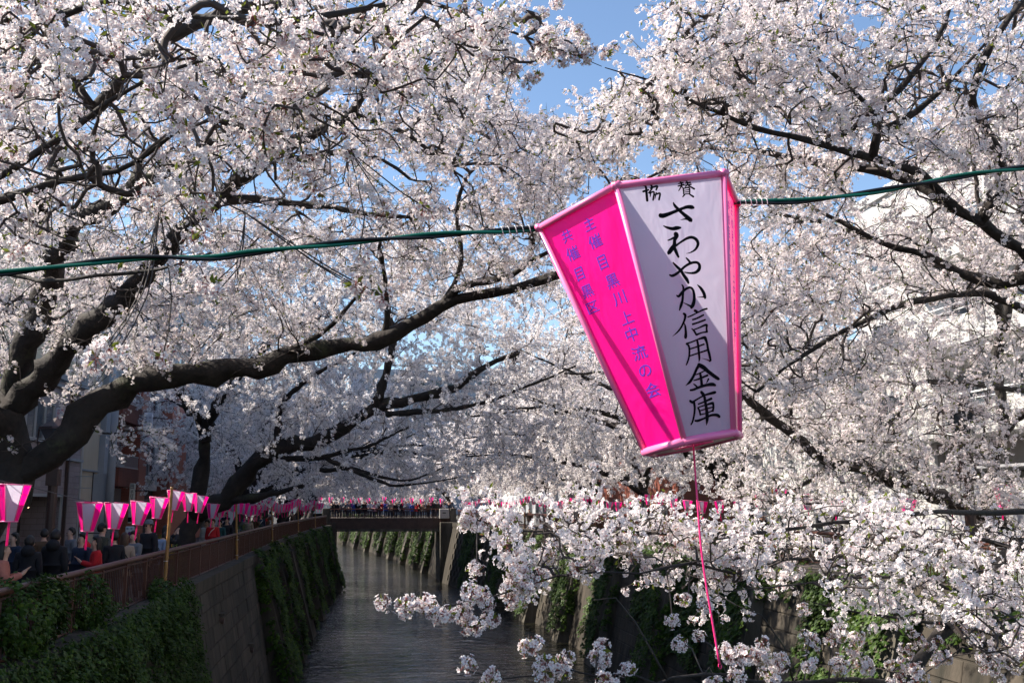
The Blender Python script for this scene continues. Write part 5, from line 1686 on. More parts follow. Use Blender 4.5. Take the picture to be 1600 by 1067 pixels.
for i, px in enumerate((503, 518, 536, 550, 562, 575, 586, 599, 613, 627, 641, 656, 671, 686)):
    x = (px - 562) / FPX * 107.6
    z = 8.62 + random.uniform(-.1, .1)
    place_lantern(x, 107.5, z, random.uniform(-.4, .4), 'tiny pink lantern over the %s of the crowded far bridge' % ('left end' if i < 5 else 'middle' if i < 10 else 'right end'), GB, False)
    bw.append((x, 107.5, z + .02))
string(bw, 'thin wire carrying the lanterns over the far bridge')
GR = 'lanterns strung along the right railing'
RPOLES = [20.5, 34.6, 50, 66, 82, 96]
yy, rw = 17.5, []
while yy < 105:
    j = int(np.searchsorted(RPOLES, yy))
    a = RPOLES[j - 1] if j else 6; b = RPOLES[j] if j < len(RPOLES) else 107
    u = (yy - a) / (b - a)
    z = 8.55 - .45 * math.sin(math.pi * u) + (yy > 62) * .05
    x = np.interp(yy, [12, 60, 78, 92, 105.5], [14.95, 14.95, 14.2, 12.4, 10.4])
    lb = ['pink lantern at the right edge peeping through blossoms', 'pink lantern peeping through blossoms right of the orange bamboo pole', 'pink lantern among blossoms left of the orange bamboo pole', 'tiny pink lantern on the right railing left of the pink cord', 'tiny pink lantern on the right railing above the sunlit ivy', 'tiny pink lantern on the right railing before the reddish house', 'tiny pink lantern on the right railing next to the utility box'][j]
    place_lantern(x, yy, z, math.atan2(-x, yy) + random.uniform(-.4, .4), lb, GR, yy < 30)
    rw.append((x, yy, z + .02))
    yy += 2.1 if yy < 60 else 1.7
string(rw, 'thin wire carrying the lanterns along the right railing')

# bamboo poles
def bamboo(x, y, z0, z1, lean, label, group):
    r = empty('bamboo_pole', (x, y, z0), 0, label, 'pole', group)
    n = 12
    pts, rad = [], []
    for i in range(n + 1):
        t = i / n
        for dt, k in ((-.012, 1.0), (0, 1.18), (.012, 1.0)):
            tt = min(1, max(0, t + dt))
            pts.append((lean * tt, 0, (z1 - z0) * tt)); rad.append((.048 - .014 * tt) * k)
    keep = [0] + [i for i in range(1, len(pts)) if pts[i][2] > pts[i - 1][2] + 1e-4]
    mb = MB(); mb.tube([pts[i] for i in keep], np.array([rad[i] for i in keep]), 8)
    mb.build('stalk', M['bamboo'], r, smooth=True)
    mb = MB()
    for zz in (.55, 1.15):
        mb.tube([(lean * .2 + .05 * math.cos(a), .05 * math.sin(a), zz) for a in np.linspace(0, 6.28, 9)], .008, 4)
    mb.build('rope_binding', M['tie'], r)
BL = ['bamboo pole nearest the camera on the left railing', 'second bamboo pole along the left railing, standing before the tree limb', 'third bamboo pole along the left railing where the ivy starts', 'fourth bamboo pole on the left railing, above the ivy curtains', 'last bamboo pole on the left railing before the bridge']
for i, y in enumerate(LPOLES):
    x = np.interp(y, [10, 62, 85, 105], [-4.74, -4.74, -4.14, -3.25])
    bamboo(x, y, 5.45, 8.42, -.16 if i else .06, BL[i], 'bamboo poles on the left railing')
BLR = ['bamboo pole on the right railing behind the thickest blossoms', 'orange bamboo pole showing between the blossoms on the right railing', 'bamboo pole on the right railing left of the pink cord', 'thin bamboo pole on the right bank railing above the sunlit ivy', 'thin bamboo pole on the right railing before the reddish house', 'bamboo pole beside the utility box at the end of the bridge']
for i, y in enumerate(RPOLES):
    x = np.interp(y, [12, 60, 78, 92, 105.5], [14.66, 14.66, 13.9, 12.1, 10.1])
    bamboo(x, y, 5.7, 8.6, .1, BLR[i], 'bamboo poles on the right railing')

# ------------------------------------------------------------------ buildings
def PX(px, py, X):
    d = ray(px, py)
    return EYE + d * (X / d[0])

M['tile_mauve'] = None
def tile_mat(name, col, sx, sz, mortar=.6, rough=.5):
    """small wall tiles, too far off to tell apart: fine relief in the material"""
    m, nt, b = new_mat(name)
    N, L = nt.nodes, nt.links
    geo = N.new('ShaderNodeNewGeometry')
    sep = N.new('ShaderNodeSeparateXYZ'); L.new(geo.outputs['Position'], sep.inputs[0])
    ad = N.new('ShaderNodeMath'); L.new(sep.outputs[0], ad.inputs[0]); L.new(sep.outputs[1], ad.inputs[1])
    cmb = N.new('ShaderNodeCombineXYZ'); L.new(ad.outputs[0], cmb.inputs[0]); L.new(sep.outputs[2], cmb.inputs[1])
    bk = N.new('ShaderNodeTexBrick')
    bk.inputs['Scale'].default_value = 1.0
    bk.inputs['Brick Width'].default_value = sx
    bk.inputs['Row Height'].default_value = sz
    bk.inputs['Mortar Size'].default_value = .012
    bk.inputs['Color1'].default_value = (*col, 1)
    bk.inputs['Color2'].default_value = (*[c * .82 for c in col], 1)
    bk.inputs['Mortar'].default_value = (*[c * mortar for c in col], 1)
    L.new(cmb.outputs[0], bk.inputs[0])
    nz = N.new('ShaderNodeTexNoise'); nz.inputs['Scale'].default_value = .8; nz.inputs['Detail'].default_value = 6
    L.new(geo.outputs['Position'], nz.inputs[0])
    mr = N.new('ShaderNodeMapRange'); mr.inputs[3].default_value = .78; mr.inputs[4].default_value = 1.12
    L.new(nz.outputs['Fac'], mr.inputs[0])
    hs = N.new('ShaderNodeHueSaturation'); L.new(bk.outputs[0], hs.inputs['Color']); L.new(mr.outputs[0], hs.inputs['Value'])
    L.new(hs.outputs[0], b.inputs['Base Color'])
    b.inputs['Roughness'].default_value = rough
    return m
M['tile_mauve'] = tile_mat('tile_mauve', (.34, .27, .275), .45, .22)
M['tile_brick'] = tile_mat('tile_brick', (.34, .10, .06), .22, .07, 1.3)
M['tile_white'] = tile_mat('tile_white', (.52, .51, .49), .30, .10, .72)
M['plaster_beige'] = mat('plaster_beige', (.56, .46, .34), .85, col2=(.46, .37, .27), nscale=1.1, bump=.15, bscale=30, stretch=(1, 1, .3))
M['plaster_grey'] = mat('plaster_grey', (.36, .37, .39), .85, noise=.25, nscale=1.0, stretch=(1, 1, .3))
M['plaster_blue'] = mat('plaster_blue', (.30, .33, .38), .85, noise=.2, nscale=.8)
M['plaster_white'] = mat('plaster_white', (.50, .50, .49), .8, noise=.15, nscale=1.2, stretch=(1, 1, .3))
M['red_brown'] = mat('red_brown', (.19, .055, .035), .7, noise=.3, nscale=2)
M['dark_shop'] = mat('dark_shop', (.035, .028, .026), .7, noise=.3, nscale=2)
M['shutter'] = mat('shutter', (.22, .20, .18), .6, noise=.2, nscale=3)
M['curtain'] = mat('curtain', (.30, .29, .27), .8, noise=.3, nscale=5, stretch=(1, 14, 1))

win_me = {}
def window(parent, side, xf, yc, zc, w, h, mull=2, curtain=False):
    """side = direction the facade looks along x (+1 for the left bank, -1 for the right bank)"""
    key = (side, round(w, 2), round(h, 2), mull)
    if key not in win_me:
        s = side
        f = MB()
        t = .05
        def bx(y0, y1, z0, z1, d0=-.02, d1=.07):
            f.box(min(s * d0, s * d1), max(s * d0, s * d1), y0, y1, z0, z1)
        bx(-w / 2, w / 2, h / 2 - t, h / 2); bx(-w / 2, w / 2, -h / 2, -h / 2 + t)
        bx(-w / 2, -w / 2 + t, -h / 2 + t, h / 2 - t); bx(w / 2 - t, w / 2, -h / 2 + t, h / 2 - t)
        for k in range(1, mull):
            y = -w / 2 + w * k / mull
            bx(y - t / 2, y + t / 2, -h / 2 + t, h / 2 - t)
        p = MB(); x = s * .015
        p.quad(*([(x, -w / 2, -h / 2), (x, w / 2, -h / 2), (x, w / 2, h / 2), (x, -w / 2, h / 2)][::s]))
        si = MB(); si.box(min(0, s * .12), max(0, s * .12), -w / 2 - .06, w / 2 + .06, -h / 2 - .07, -h / 2 - .003)
        win_me[key] = (f.mesh('window', M['alu']), p.mesh('pane', M['glass']), si.mesh('sill', M['plaster_grey']))
    a, b, c = win_me[key]
    o = obj('window', a, parent, (xf - parent.location.x, yc - parent.location.y, zc - parent.location.z))
    obj('pane', b, o); obj('sill', c, o)
    return o

def part(parent, name, m_, boxes, kind=None, bev=None):
    mb = MB()
    for q in boxes:
        if bev: mb.bbox(*q, bev)
        else: mb.box(*q)
    mb.v = [(a - parent.location.x, b - parent.location.y, c - parent.location.z) for a, b, c in mb.v]
    return mb.build(name, m_, parent, kind=kind)

def rail_bars(parent, side, xf, y0, y1, z, h, m_, step=.16, name='balcony_railing'):
    b = []
    for zz in (z + h - .05, z + .02): b.append((xf - .02, xf + .02, y0, y1, zz, zz + .05))
    y = y0
    while y <= y1:
        b.append((xf - .012, xf + .012, y - .012, y + .012, z + .07, z + h - .05)); y += step
    return part(parent, name, m_, b)

XF = -11.0
# 1: mauve tiled building at the left edge
b1 = empty('apartment_building', (XF, 27, ZL), 0, 'mauve grey tiled building with dark shop front at the left edge', 'building')
y_end = PX(123, 760, XF)[1]
part(b1, 'wall', M['tile_mauve'], [(XF - 9, XF, 12, y_end, 8.35, 12.5), (XF - 9, XF, 12, PX(26, 830, XF)[1], ZL, 8.35), (XF - 9, XF, PX(93, 830, XF)[1], y_end, ZL, 8.35)])
ya, yb = PX(26, 830, XF)[1], PX(93, 830, XF)[1]
part(b1, 'shop_recess', M['dark_shop'], [(XF - 9, XF - 1.4, ya, yb, ZL, 8.35)])
part(b1, 'shop_frame', M['alu'], [(XF - 1.4, XF - 1.33, ya + i * (yb - ya) / 4 - .03, ya + i * (yb - ya) / 4 + .03, ZL, 8.3) for i in range(1, 4)] + [(XF - .05, XF + .03, ya, yb, 8.25, 8.36), (XF - .05, XF + .03, yb - .08, yb, ZL, 8.25)])
part(b1, 'cornice', M['plaster_grey'], [(XF, XF + .12, 12, y_end, 12.2, 12.32), (XF, XF + .12, 12, y_end, 9.62, 9.72), (XF - 9.1, XF + .15, 12, y_end, 12.5, 12.75)])
part(b1, 'drainpipe', M['lamp_post'], [(XF + .01, XF + .12, PX(105, 700, XF)[1] - .06, PX(105, 700, XF)[1] + .06, ZL, 12.5)])
w0, w1 = PX(38, 657, XF), PX(82, 657, XF)
for fl in range(1):
    for k in range(6):
        yc = (w0[1] + w1[1]) / 2 - 4.1 * (k - (1 if fl == 99 else 0))
        window(b1, 1, XF, yc, 10.85 + fl * 2.9, w1[1] - w0[1], 1.35, 3)
    if fl: window(b1, 1, XF, PX(112, 657, XF)[1] - .2, 10.85 + fl * 2.9, 1.2, 1.2, 2)
n0, n1 = PX(45, 836, XF - 1.3), PX(72, 820, XF - 1.3)
nb = empty('notice_board', (XF - 1.3, (n0[1] + n1[1]) / 2, n0[2]), 0, 'plain pale notice board in the dark shop front at the left edge', 'notice board')
part(nb, 'plate', M['shutter'], [(XF - 1.3, XF - 1.26, n0[1], n1[1], n0[2], n1[2])])
part(nb, 'bracket', M['lamp_post'], [(XF - 1.32, XF - 1.3, (n0[1] + n1[1]) / 2 - .02, (n0[1] + n1[1]) / 2 + .02, n1[2], 8.3)])
bulb = new_mat('lamp_glow')
bulb[2].inputs['Emission Color'].default_value = (1, .55, .25, 1); bulb[2].inputs['Emission Strength'].default_value = 3
for q, lab_ in (((42, 790), 'small warm lamp glowing under the ceiling of the dark shop front'), ((81, 799), 'small white spotlight at the right corner of the dark shop front')):
    p = PX(q[0], q[1], XF - .5)
    l_ = empty('shop_lamp', p, 0, lab_, 'lamp')
    mb = MB(); mb.tube([(0, 0, .28), (0, 0, .06)], .012, 5); mb.build('stem', M['lamp_post'], l_)
    mb = MB(); mb.tube([(0, 0, .08), (.0, 0, .02), (.03, 0, -.05)], np.array([.03, .05, .075]), 8); mb.build('shade', M['lamp_post'], l_)
    mb = MB(); mb.tube([(.03, 0, -.045), (.035, 0, -.075)], np.array([.05, .03]), 8); mb.build('bulb', bulb[0] if q[0] < 60 else M['tie'], l_)

# 2: narrow beige building
ye2 = PX(171, 760, XF)[1]
b2 = empty('narrow_building', (XF, (y_end + ye2) / 2, ZL), 0, 'narrow beige plaster building with thin pipes between mauve and brick houses', 'building')
part(b2, 'wall', M['plaster_beige'], [(XF - 9, XF - .35, y_end + .01, ye2 - .8, ZL, 19)])
part(b2, 'side_column', M['plaster_grey'], [(XF - 9, XF - .1, ye2 - .8, ye2, ZL, 19.2)])
for z in (9.35, 12.4, 15.4): part(b2, 'string_course', M['plaster_grey'], [(XF - .34, XF - .27, y_end + .02, ye2 - .81, z, z + .07)])
for d in (.35, .75, 1.1):
    mb = MB(); mb.tube([(XF - .25 - b2.location.x, y_end + d - b2.location.y, 0), (XF - .25 - b2.location.x, y_end + d - b2.location.y, 12.8)], .05, 6)
    mb.build('pipe', M['alu'], b2)
part(b2, 'door', M['dark_shop'], [(XF - .36, XF - .31, y_end + 1.7, y_end + 2.8, ZL, 7.9)])
sg = empty('bracket_sign', (XF, y_end - .6, 8.0), 0, 'dark framed bracket sign sticking out beside the brown lamp post', 'sign')
mb = MB(); mb.box(.7, 1.2, -.05, .05, .0, 1.15); mb.build('panel', M['plaster_grey'], sg)
mb = MB(); mb.box(.66, .695, -.06, .06, -.04, 1.2); mb.box(1.205, 1.24, -.06, .06, -.04, 1.2); mb.build('frame', M['lamp_post'], sg)
mb = MB(); [mb.box(0, .66, -.015, .015, z, z + .03) for z in (.1, .6, 1.05)]; mb.build('arm', M['alu'], sg)

# 3: red brown brick apartment house with balconies
ye3 = PX(276, 760, XF)[1]
b3 = empty('brick_apartment_house', (XF, (ye2 + ye3) / 2, ZL), 0, 'red brown brick apartment house with balconies behind the lantern string', 'building')
def Y3(px): return PX(px, 740, XF)[1]
part(b3, 'wall', M['tile_brick'], [(XF - 9, XF - 1.2, ye2 + .01, ye3, ZL, 15.5)])
part(b3, 'brick_column', M['tile_brick'], [(XF - 1.19, XF + .15, Y3(211), Y3(223), ZL, 15.5), (XF - 1.19, XF + .5, Y3(250), Y3(276), ZL, 15.5)])
part(b3, 'white_bay', M['plaster_white'], [(XF - 1.19, XF - .1, Y3(223) + .01, Y3(249), ZL + 3.0, 15.2)])
part(b3, 'ground_floor', M['shutter'], [(XF - 1.19, XF - .6, ye2 + .02, Y3(211) - .01, ZL, 8.75)])
part(b3, 'shop_shutter', M['dark_shop'], [(XF - 1.19, XF - .3, Y3(223) + .02, Y3(249), ZL, ZL + 2.99)])
for fl in range(2):
    z = 8.9 + fl * 2.95
    part(b3, 'balcony', M['red_brown'], [(XF - 1.19, XF + .35, ye2 + .05, Y3(205), z - .12, z), (XF + .23, XF + .35, ye2 + .05, Y3(205), z + .001, z + .72), (XF - 1.19, XF + .22, ye2 + .05, ye2 + .17, z + .001, z + .72)])
    rail_bars(b3, 1, XF + .29, ye2 + .05, Y3(205), z + .72, .62, M['alu'], .22)
    window(b3, 1, XF - 1.19, (ye2 + Y3(205)) / 2, z + 1.15, 2.4, 2.0, 2)
    window(b3, 1, XF - .1, (Y3(226) + Y3(241)) / 2, z + 1.35, Y3(241) - Y3(226), 1.9, 2)

# 4: pale buildings behind the second trunk
b4 = empty('pale_apartment_house', (XF, 72, ZL), 0, 'pale blue grey apartment house with white balcony rails left of the second cherry trunk', 'building')
ye4 = PX(345, 760, XF)[1]
part(b4, 'wall', M['plaster_blue'], [(XF - 10, XF - .6, ye3 + .01, ye4, ZL, 21)])
part(b4, 'brick_base', M['tile_brick'], [(XF - .59, XF - .1, ye3 + .02, ye4 - 2, ZL, 9.35)])
for fl in range(4):
    z = 9.4 + fl * 2.9
    part(b4, 'balcony', M['plaster_white'], [(XF - .59, XF + .3, ye3 + .3, ye4 - .5, z - .12, z + .05)])
    rail_bars(b4, 1, XF + .25, ye3 + .3, ye4 - .5, z + .05, .95, M['white_paint'], .3)
    for k in range(3):
        window(b4, 1, XF - .6, ye3 + 3 + k * 5.2, z + 1.2, 2.6, 1.9, 2)
b5 = empty('grey_apartment_house', (XF - 1, 96, ZL), 0, 'tall grey apartment house behind the left trees before the far bridge', 'building')
part(b5, 'wall', M['plaster_grey'], [(XF - 12, XF - 1, ye4 + 1, ye4 + 24, ZL, 27)])
part(b5, 'roof_parapet', M['plaster_white'], [(XF - 12.1, XF - .9, ye4 + .9, ye4 + 24.1, 27, 27.5)])
for fl in range(6):
    for k in range(6):
        window(b5, 1, XF - 1, ye4 + 3.2 + k * 3.7, 8.3 + fl * 3.1, 1.9, 1.5, 2)
# the tall block seen through the upper left blossoms
b6 = empty('tall_block', (-23, 46, ZL), 0, 'tall shaded blue grey block showing through the upper left blossoms', 'building')
part(b6, 'wall', M['plaster_blue'], [(-34, -22, 40, 62, ZL, 38)])
for fl in range(8):
    part(b6, 'floor_band', M['plaster_grey'], [(-22, -21.8, 40, 62, 9 + fl * 3.4, 9.5 + fl * 3.4), (-34, -21.8, 39.8, 39.99, 9 + fl * 3.4, 9.5 + fl * 3.4)])
    for k in range(5):
        window(b6, 1, -22, 42.5 + k * 4.2, 11.2 + fl * 3.4, 2.4, 1.6, 3)
# across the end of the view
for i, (x0, x1, y0, y1, h, m_, lb) in enumerate((( -64, -40, 130, 165, 26, 'plaster_grey', 'wide grey block far behind the left trees beyond the bridge'), (-34, -6, 250, 290, 34, 'plaster_white', 'distant white block closing the canal view'),
                                   (-3, 40, 225, 260, 38, 'plaster_blue', 'distant blue grey block closing the canal view behind the trees'), (24, 50, 140, 190, 28, 'plaster_white', 'white block far along the right bank beyond the bridge'))):
    bb_ = empty('distant_block', ((x0 + x1) / 2, y0, ZL), 0, lb, 'building')
    part(bb_, 'wall', M[m_], [(x0, x1, y0, y1, ZL, h)])
    for fl in range(int((h - 8) / 3.2)):
        for k in range(int((x1 - x0) / 3.5)):
            mb = MB(); mb.box(x0 + 1 + k * 3.5 - bb_.location.x, x0 + 2.9 + k * 3.5 - bb_.location.x, -.03, .0, 2.6 + fl * 3.2, 4.2 + fl * 3.2)
            mb.build('window', M['glass'], bb_)

# right bank: white tiled house with rounded balconies
XG = 20.5
g1 = empty('white_tiled_house', (XG, 30, ZR), 0, 'sunlit white tiled apartment house with rounded balconies behind the right blossoms', 'building')
yg = PX(1335, 340, XG)[1]
zt = PX(1335, 335, XG)[2]
part(g1, 'wall', M['tile_white'], [(XG, XG + 10, 8, yg, ZR, zt)])
part(g1, 'roof_parapet', M['plaster_white'], [(XG - .15, XG + 10.1, 7.9, yg + .1, zt, zt + .35)])
ybal0, ybal1 = PX(1700, 520, XG)[1], PX(1440, 520, XG)[1]
for fl, z in enumerate((10.3, 13.2, 16.1)):
    mb = MB()
    out, n = 1.7, 8
    pts = [(XG - .001, ybal0)] + [(XG - out, ybal0)] + [(XG - out + out * (1 - math.cos(a)), ybal1 - out + out * math.sin(a)) for a in np.linspace(0, math.pi / 2, n)]
    base = [(x - g1.location.x, y - g1.location.y) for x, y in pts]
    k = len(base)
    for z0, z1, th in ((z - .15, z + .75, 0),):
        v = [(x, y, z0 - ZR) for x, y in base] + [(x, y, z1 - ZR) for x, y in base]
        mb.add(v, [(i, i + k, i + 1 + k, i + 1) for i in range(k - 1)] + [tuple(range(k))] + [tuple(range(2 * k - 1, k - 1, -1))])
    mb.build('balcony', M['tile_white'], g1)
    mb = MB(); mb.tube([(x, y, z + 1.15 - ZR) for x, y in base[1:]], .03, 5); mb.tube([(x, y, z + .95 - ZR) for x, y in base[1:]], .02, 4)
    for i in range(1, k): mb.tube([(base[i][0], base[i][1], z + .74 - ZR), (base[i][0], base[i][1], z + 1.15 - ZR)], .02, 4)
    mb.build('balcony_railing', M['white_paint'], g1)
    yy = ybal0 + 1
    while yy < ybal1 - 1.5:
        window(g1, -1, XG, yy + 1, z + 1.3, 2.2, 1.9, 2); yy += 3.4
    window(g1, -1, XG, (ybal1 + yg) / 2 + .3, z + 1.25, 1.7, 1.3, 2)
mb = MB()
part(g1, 'recess_shade', M['shutter'], [(XG - .012, XG - .002, ybal0, ybal1 - .5, 9.0, 10.1)])  # flat dark sheet on the wall, painted shade under the balcony
part(g1, 'awning', M['alu'], [(XG - 2.2, XG - .01, ybal0, ybal1 - .3, 9.05, 9.13)])
part(g1, 'garden_wall', M['tile_white'], [(XG - 3.2, XG - 3.0, 10, 36, ZR, 8.55)])
part(g1, 'garage_door', M['alu'], [(XG - 3.23, XG - 3.205, 22, 27, ZR, 8.3)])
g2 = empty('white_house', (21, 48, ZR), 0, 'white plaster house right of the big lantern, half hidden by blossoms', 'building')
part(g2, 'wall', M['plaster_white'], [(XG, XG + 10, yg + 1.5, yg + 15, ZR, 15)])
for fl in range(3):
    for k in range(3):
        window(g2, -1, XG, yg + 4 + k * 4, 7.6 + fl * 3, 1.9, 1.5, 2)
g3 = empty('reddish_house', (20, 78, ZR), 0, 'reddish brown house behind the right bank trunks below the lantern', 'building')
part(g3, 'wall', M['red_brown'], [(XG - 1, XG + 10, yg + 22, yg + 44, ZR, 13)])
part(g3, 'roof', M['plaster_grey'], [(XG - 1.3, XG + 10.3, yg + 21.7, yg + 44.3, 13, 13.3)])
for fl in range(2):
    for k in range(5):
        window(g3, -1, XG - 1, yg + 25 + k * 4, 7.6 + fl * 3, 1.9, 1.5, 2)
g4 = empty('cream_house', (19, 100, ZR), 0, 'cream house beyond the reddish one near the right end of the bridge', 'building')
part(g4, 'wall', M['plaster_grey'], [(XG - 3, XG + 10, yg + 46, yg + 72, ZR, 16)])
for fl in range(3):
    for k in range(6):
        window(g4, -1, XG - 3, yg + 48.5 + k * 4, 7.6 + fl * 3, 1.9, 1.5, 2)

# ------------------------------------------------------------------ signs on the left street (lettering flat, as far as it can be read)
def sign(name, label, px0, py0, px1, py1, Y, thick, m_, texts, edge=None):
    """upright board facing the camera"""
    a, b = P(px0, py1, Y), P(px1, py0, Y)
    w, h = b[0] - a[0], b[2] - a[2]
    r = empty(name, ((a[0] + b[0]) / 2, Y, a[2]), 0, label, 'sign')
    mb = MB(); mb.bbox(-w / 2, w / 2, 0, thick, 0, h, min(.03, w * .1)); mb.build('board', m_, r)
    if edge:
        mb = MB(); mb.box(w / 2 + .002, w / 2 + .03, -.01, thick + .01, 0, h); mb.build('edge_strip', edge, r)
    mb = MB(); mb.box(w / 2 - .05 if not edge else w / 2 + .032, w / 2 + .5, thick * .3, thick * .7, h * .8, h * .83); mb.box(w / 2 - .05 if not edge else w / 2 + .032, w / 2 + .5, thick * .3, thick * .7, h * .2, h * .23); mb.build('bracket', M['lamp_post'], r)
    for chars, col in texts:
        me = glyphs([(c, x * w, y * h, sx * w, sy * h, 0, .008) for c, x, y, sx, sy in chars], col)
        t = obj('lettering', me, r, (0, -.004, 0), (R(90), 0, 0))
    return r
red_ink = mat('ink_red', (.45, .04, .07), .6); teal_ink = mat('ink_teal', (.03, .13, .22), .6); green_ink = mat('ink_green', (.02, .22, .10), .6); teal = mat('teal_paint', (.02, .26, .22), .5); grey_ink = mat('ink_grey', (.20, .20, .26), .6)
board_w = mat('sign_white', (.55, .56, .62), .5, noise=.1, nscale=3); board_c = mat('sign_cream', (.42, .38, .32), .5, noise=.15, nscale=3)
sign('clinic_sign', 'white clinic sign with red and dark blue characters on the mauve house', 84, 637, 103, 677, 36.5, .12, board_w,
     [([('内', .2, .90, .3, .12), ('科', .2, .62, .3, .12), ('小', -.2, .90, .3, .10), ('児', -.2, .77, .3, .12), ('科', -.2, .62, .3, .12)], red_ink), ([('中', .18, .43, .34, .13), ('目', .18, .27, .3, .15), ('黒', .18, .1, .34, .14), ('ク', -.22, .36, .36, .15), ('リ', -.22, .17, .32, .15)], teal_ink)], teal)
sign('hanging_sign', 'white rounded hanging sign with green characters on the brick house', 222, 645, 239, 689, 44.5, .14, board_w,
     [([('整', -.2, .82, .3, .11), ('骨', -.2, .67, .3, .11), ('院', -.2, .52, .3, .11), ('鍼', .2, .84, .3, .10), ('灸', .2, .70, .3, .1)], grey_ink), ([('の', .2, .56, .34, .10), ('り', .2, .44, .34, .1)], green_ink), ([('◀', -.2, .16, .2, .05), ('2', .05, .16, .14, .06), ('F', .25, .16, .14, .06)], red_ink)])
sign('vertical_shop_sign', 'tall cream shop sign with black brush characters and a square crest', 199, 755, 211, 817, 40, .18, board_c,
     [([('田', 0, .92, .62, .11), ('手', 0, .79, .55, .085), ('打', 0, .69, .55, .085), ('そ', 0, .59, .5, .075), ('ば', 0, .5, .5, .075), ('会', 0, .40, .55, .08), ('■', 0, .09, .9, .12)], M['ink']), ([('営', -.2, .26, .3, .05), ('業', .2, .26, .3, .05), ('中', 0, .2, .3, .05)], grey_ink)])
sign('small_street_sign', 'small white sign with blue lettering below the tall cream shop sign', 195, 822, 210, 836, 39.5, .1, board_w,
     [([('蕎', -.25, .75, .3, .24), ('麦', .2, .75, .3, .24)], teal_ink), ([('●', 0, .2, .4, .4)], mat('plum', (.12, .02, .12), .6))])
sign('standing_sign', 'white standing sign with bold black characters behind the orange hood', 120, 823, 133, 876, 30, .1, board_w,
     [([('リ', -.05, .66, .62, .13), ('ン', -.05, .82, .6, .12), ('ク', .0, .48, .6, .13)], M['ink'])])

# ------------------------------------------------------------------ street lamp and pole on the left, lamp on the right, wires
def street_lamp(x, y, z0, h, label, r0=.13):
    r = empty('street_lamp', (x, y, z0), 0, label, 'street lamp')
    mb = MB(); mb.tube([(0, 0, 0), (0, 0, .35), (0, 0, .36), (0, 0, h)], np.array([r0 * 1.5, r0 * 1.4, r0, r0 * .9]), 10); mb.build('post', M['lamp_post'], r)
    mb = MB(); mb.bbox(-r0 * 1.2, r0 * 1.2, -r0 * 1.2, r0 * 1.2, h * .74, h * .86, .02); mb.build('box', M['lamp_post'], r)
    mb = MB(); mb.tube([(0, 0, h), (0, 0, h + .08), (0, 0, h + .5)], np.array([.16, .2, .42]), 6); mb.build('lamp_glass', M['glass'], r)
    mb = MB(); mb.tube([(0, 0, h + .5), (0, 0, h + .56), (0, 0, h + .8)], np.array([.47, .45, .08]), 6); mb.build('cap', M['lamp_post'], r)
    mb = MB()
    for s in (-1, 1): mb.tube(catmull([(s * .1, 0, h - .25), (s * .32, 0, h - .2), (s * .46, 0, h + .1), (s * .45, 0, h + .5)], .08), .025, 5)
    mb.build('bracket', M['lamp_post'], r)
street_lamp(-8.0, 28, ZL, 3.75, 'brown street lamp in front of the mauve house on the left')
pR = P(1511, 735, 19.5)
street_lamp(pR[0], 19.5, ZR, 3.5, 'brown street lamp before the white garden wall on the right', .12)
up = empty('utility_pole', (-9.6, 41, ZL), 0, 'grey utility pole beside the tall cream shop sign', 'pole')
mb = MB(); mb.tube([(0, 0, 0), (0, 0, 9)], np.array([.17, .12]), 10); mb.build('post', M['plaster_grey'], up, smooth=True)
mb = MB(); mb.box(-.05, .05, -1, 1, 7.9, 8.0); mb.box(-.05, .05, -.8, .8, 8.5, 8.6); mb.build('crossarm', M['alu'], up)
mb = MB(); mb.tube([(.28, 0, 6.6), (.28, 0, 7.5)], .22, 10); mb.build('transformer', M['plaster_grey'], up)
for i, (a, b, sag) in enumerate((((-9.6, 41, 13.6), (-9.4, 8, 13.4), .8), ((-9.5, 41, 14.2), (-9.3, 8, 14.0), .9), ((-9.6, 41, 12.4), (-9.2, 6, 11.5), .5), ((-9.6, 41, 13.6), (-9.6, 84, 13.4), .9), ((-9.6, 41, 12.6), (-8, 28, 9.6), .4))):
    a, b = np.array(a, float), np.array(b, float)
    pts = [(a + (b - a) * t) - np.array([0, 0, sag * 4 * t * (1 - t)]) - a for t in np.linspace(0, 1, 14)]
    mb = MB(); mb.tube(pts, .014, 4)
    o = mb.build('utility_wire', M['cable_black']); o.location = a
    tag(o, ['lower black wire running towards the camera from the grey pole', 'upper black wire running towards the camera from the grey pole', 'lowest black wire sagging before the mauve house', 'black wire running from the grey pole towards the bridge', 'short wire from the grey pole to the brown street lamp'][i], 'wire')

# ------------------------------------------------------------------ people: one skinned body each, hair and clothes as children
def skin_mesh(name, joints, bones, mats, sub=1):
    """joints: {name: (x, y, z, rx, ry)}; one continuous surface round the bones"""
    names = list(joints)
    me = bpy.data.meshes.new(name)
    me.from_pydata([joints[n][:3] for n in names], [(names.index(a), names.index(b)) for a, b in bones], [])
    o = bpy.data.objects.new(name, me)
    COL.objects.link(o)
    o.modifiers.new('skin', 'SKIN').use_smooth_shade = True
    if sub:
        m_ = o.modifiers.new('sub', 'SUBSURF'); m_.levels = sub; m_.render_levels = sub
    sv = me.skin_vertices[0].data
    for i, n in enumerate(names):
        sv[i].radius = joints[n][3:5]
        sv[i].use_root = (i == 0)
    bpy.context.view_layer.update()
    dg = bpy.context.evaluated_depsgraph_get()
    res = bpy.data.meshes.new_from_object(o.evaluated_get(dg))
    res.name = name
    bpy.data.objects.remove(o)
    res.materials.clear()
    for q in mats: res.materials.append(q)
    return res

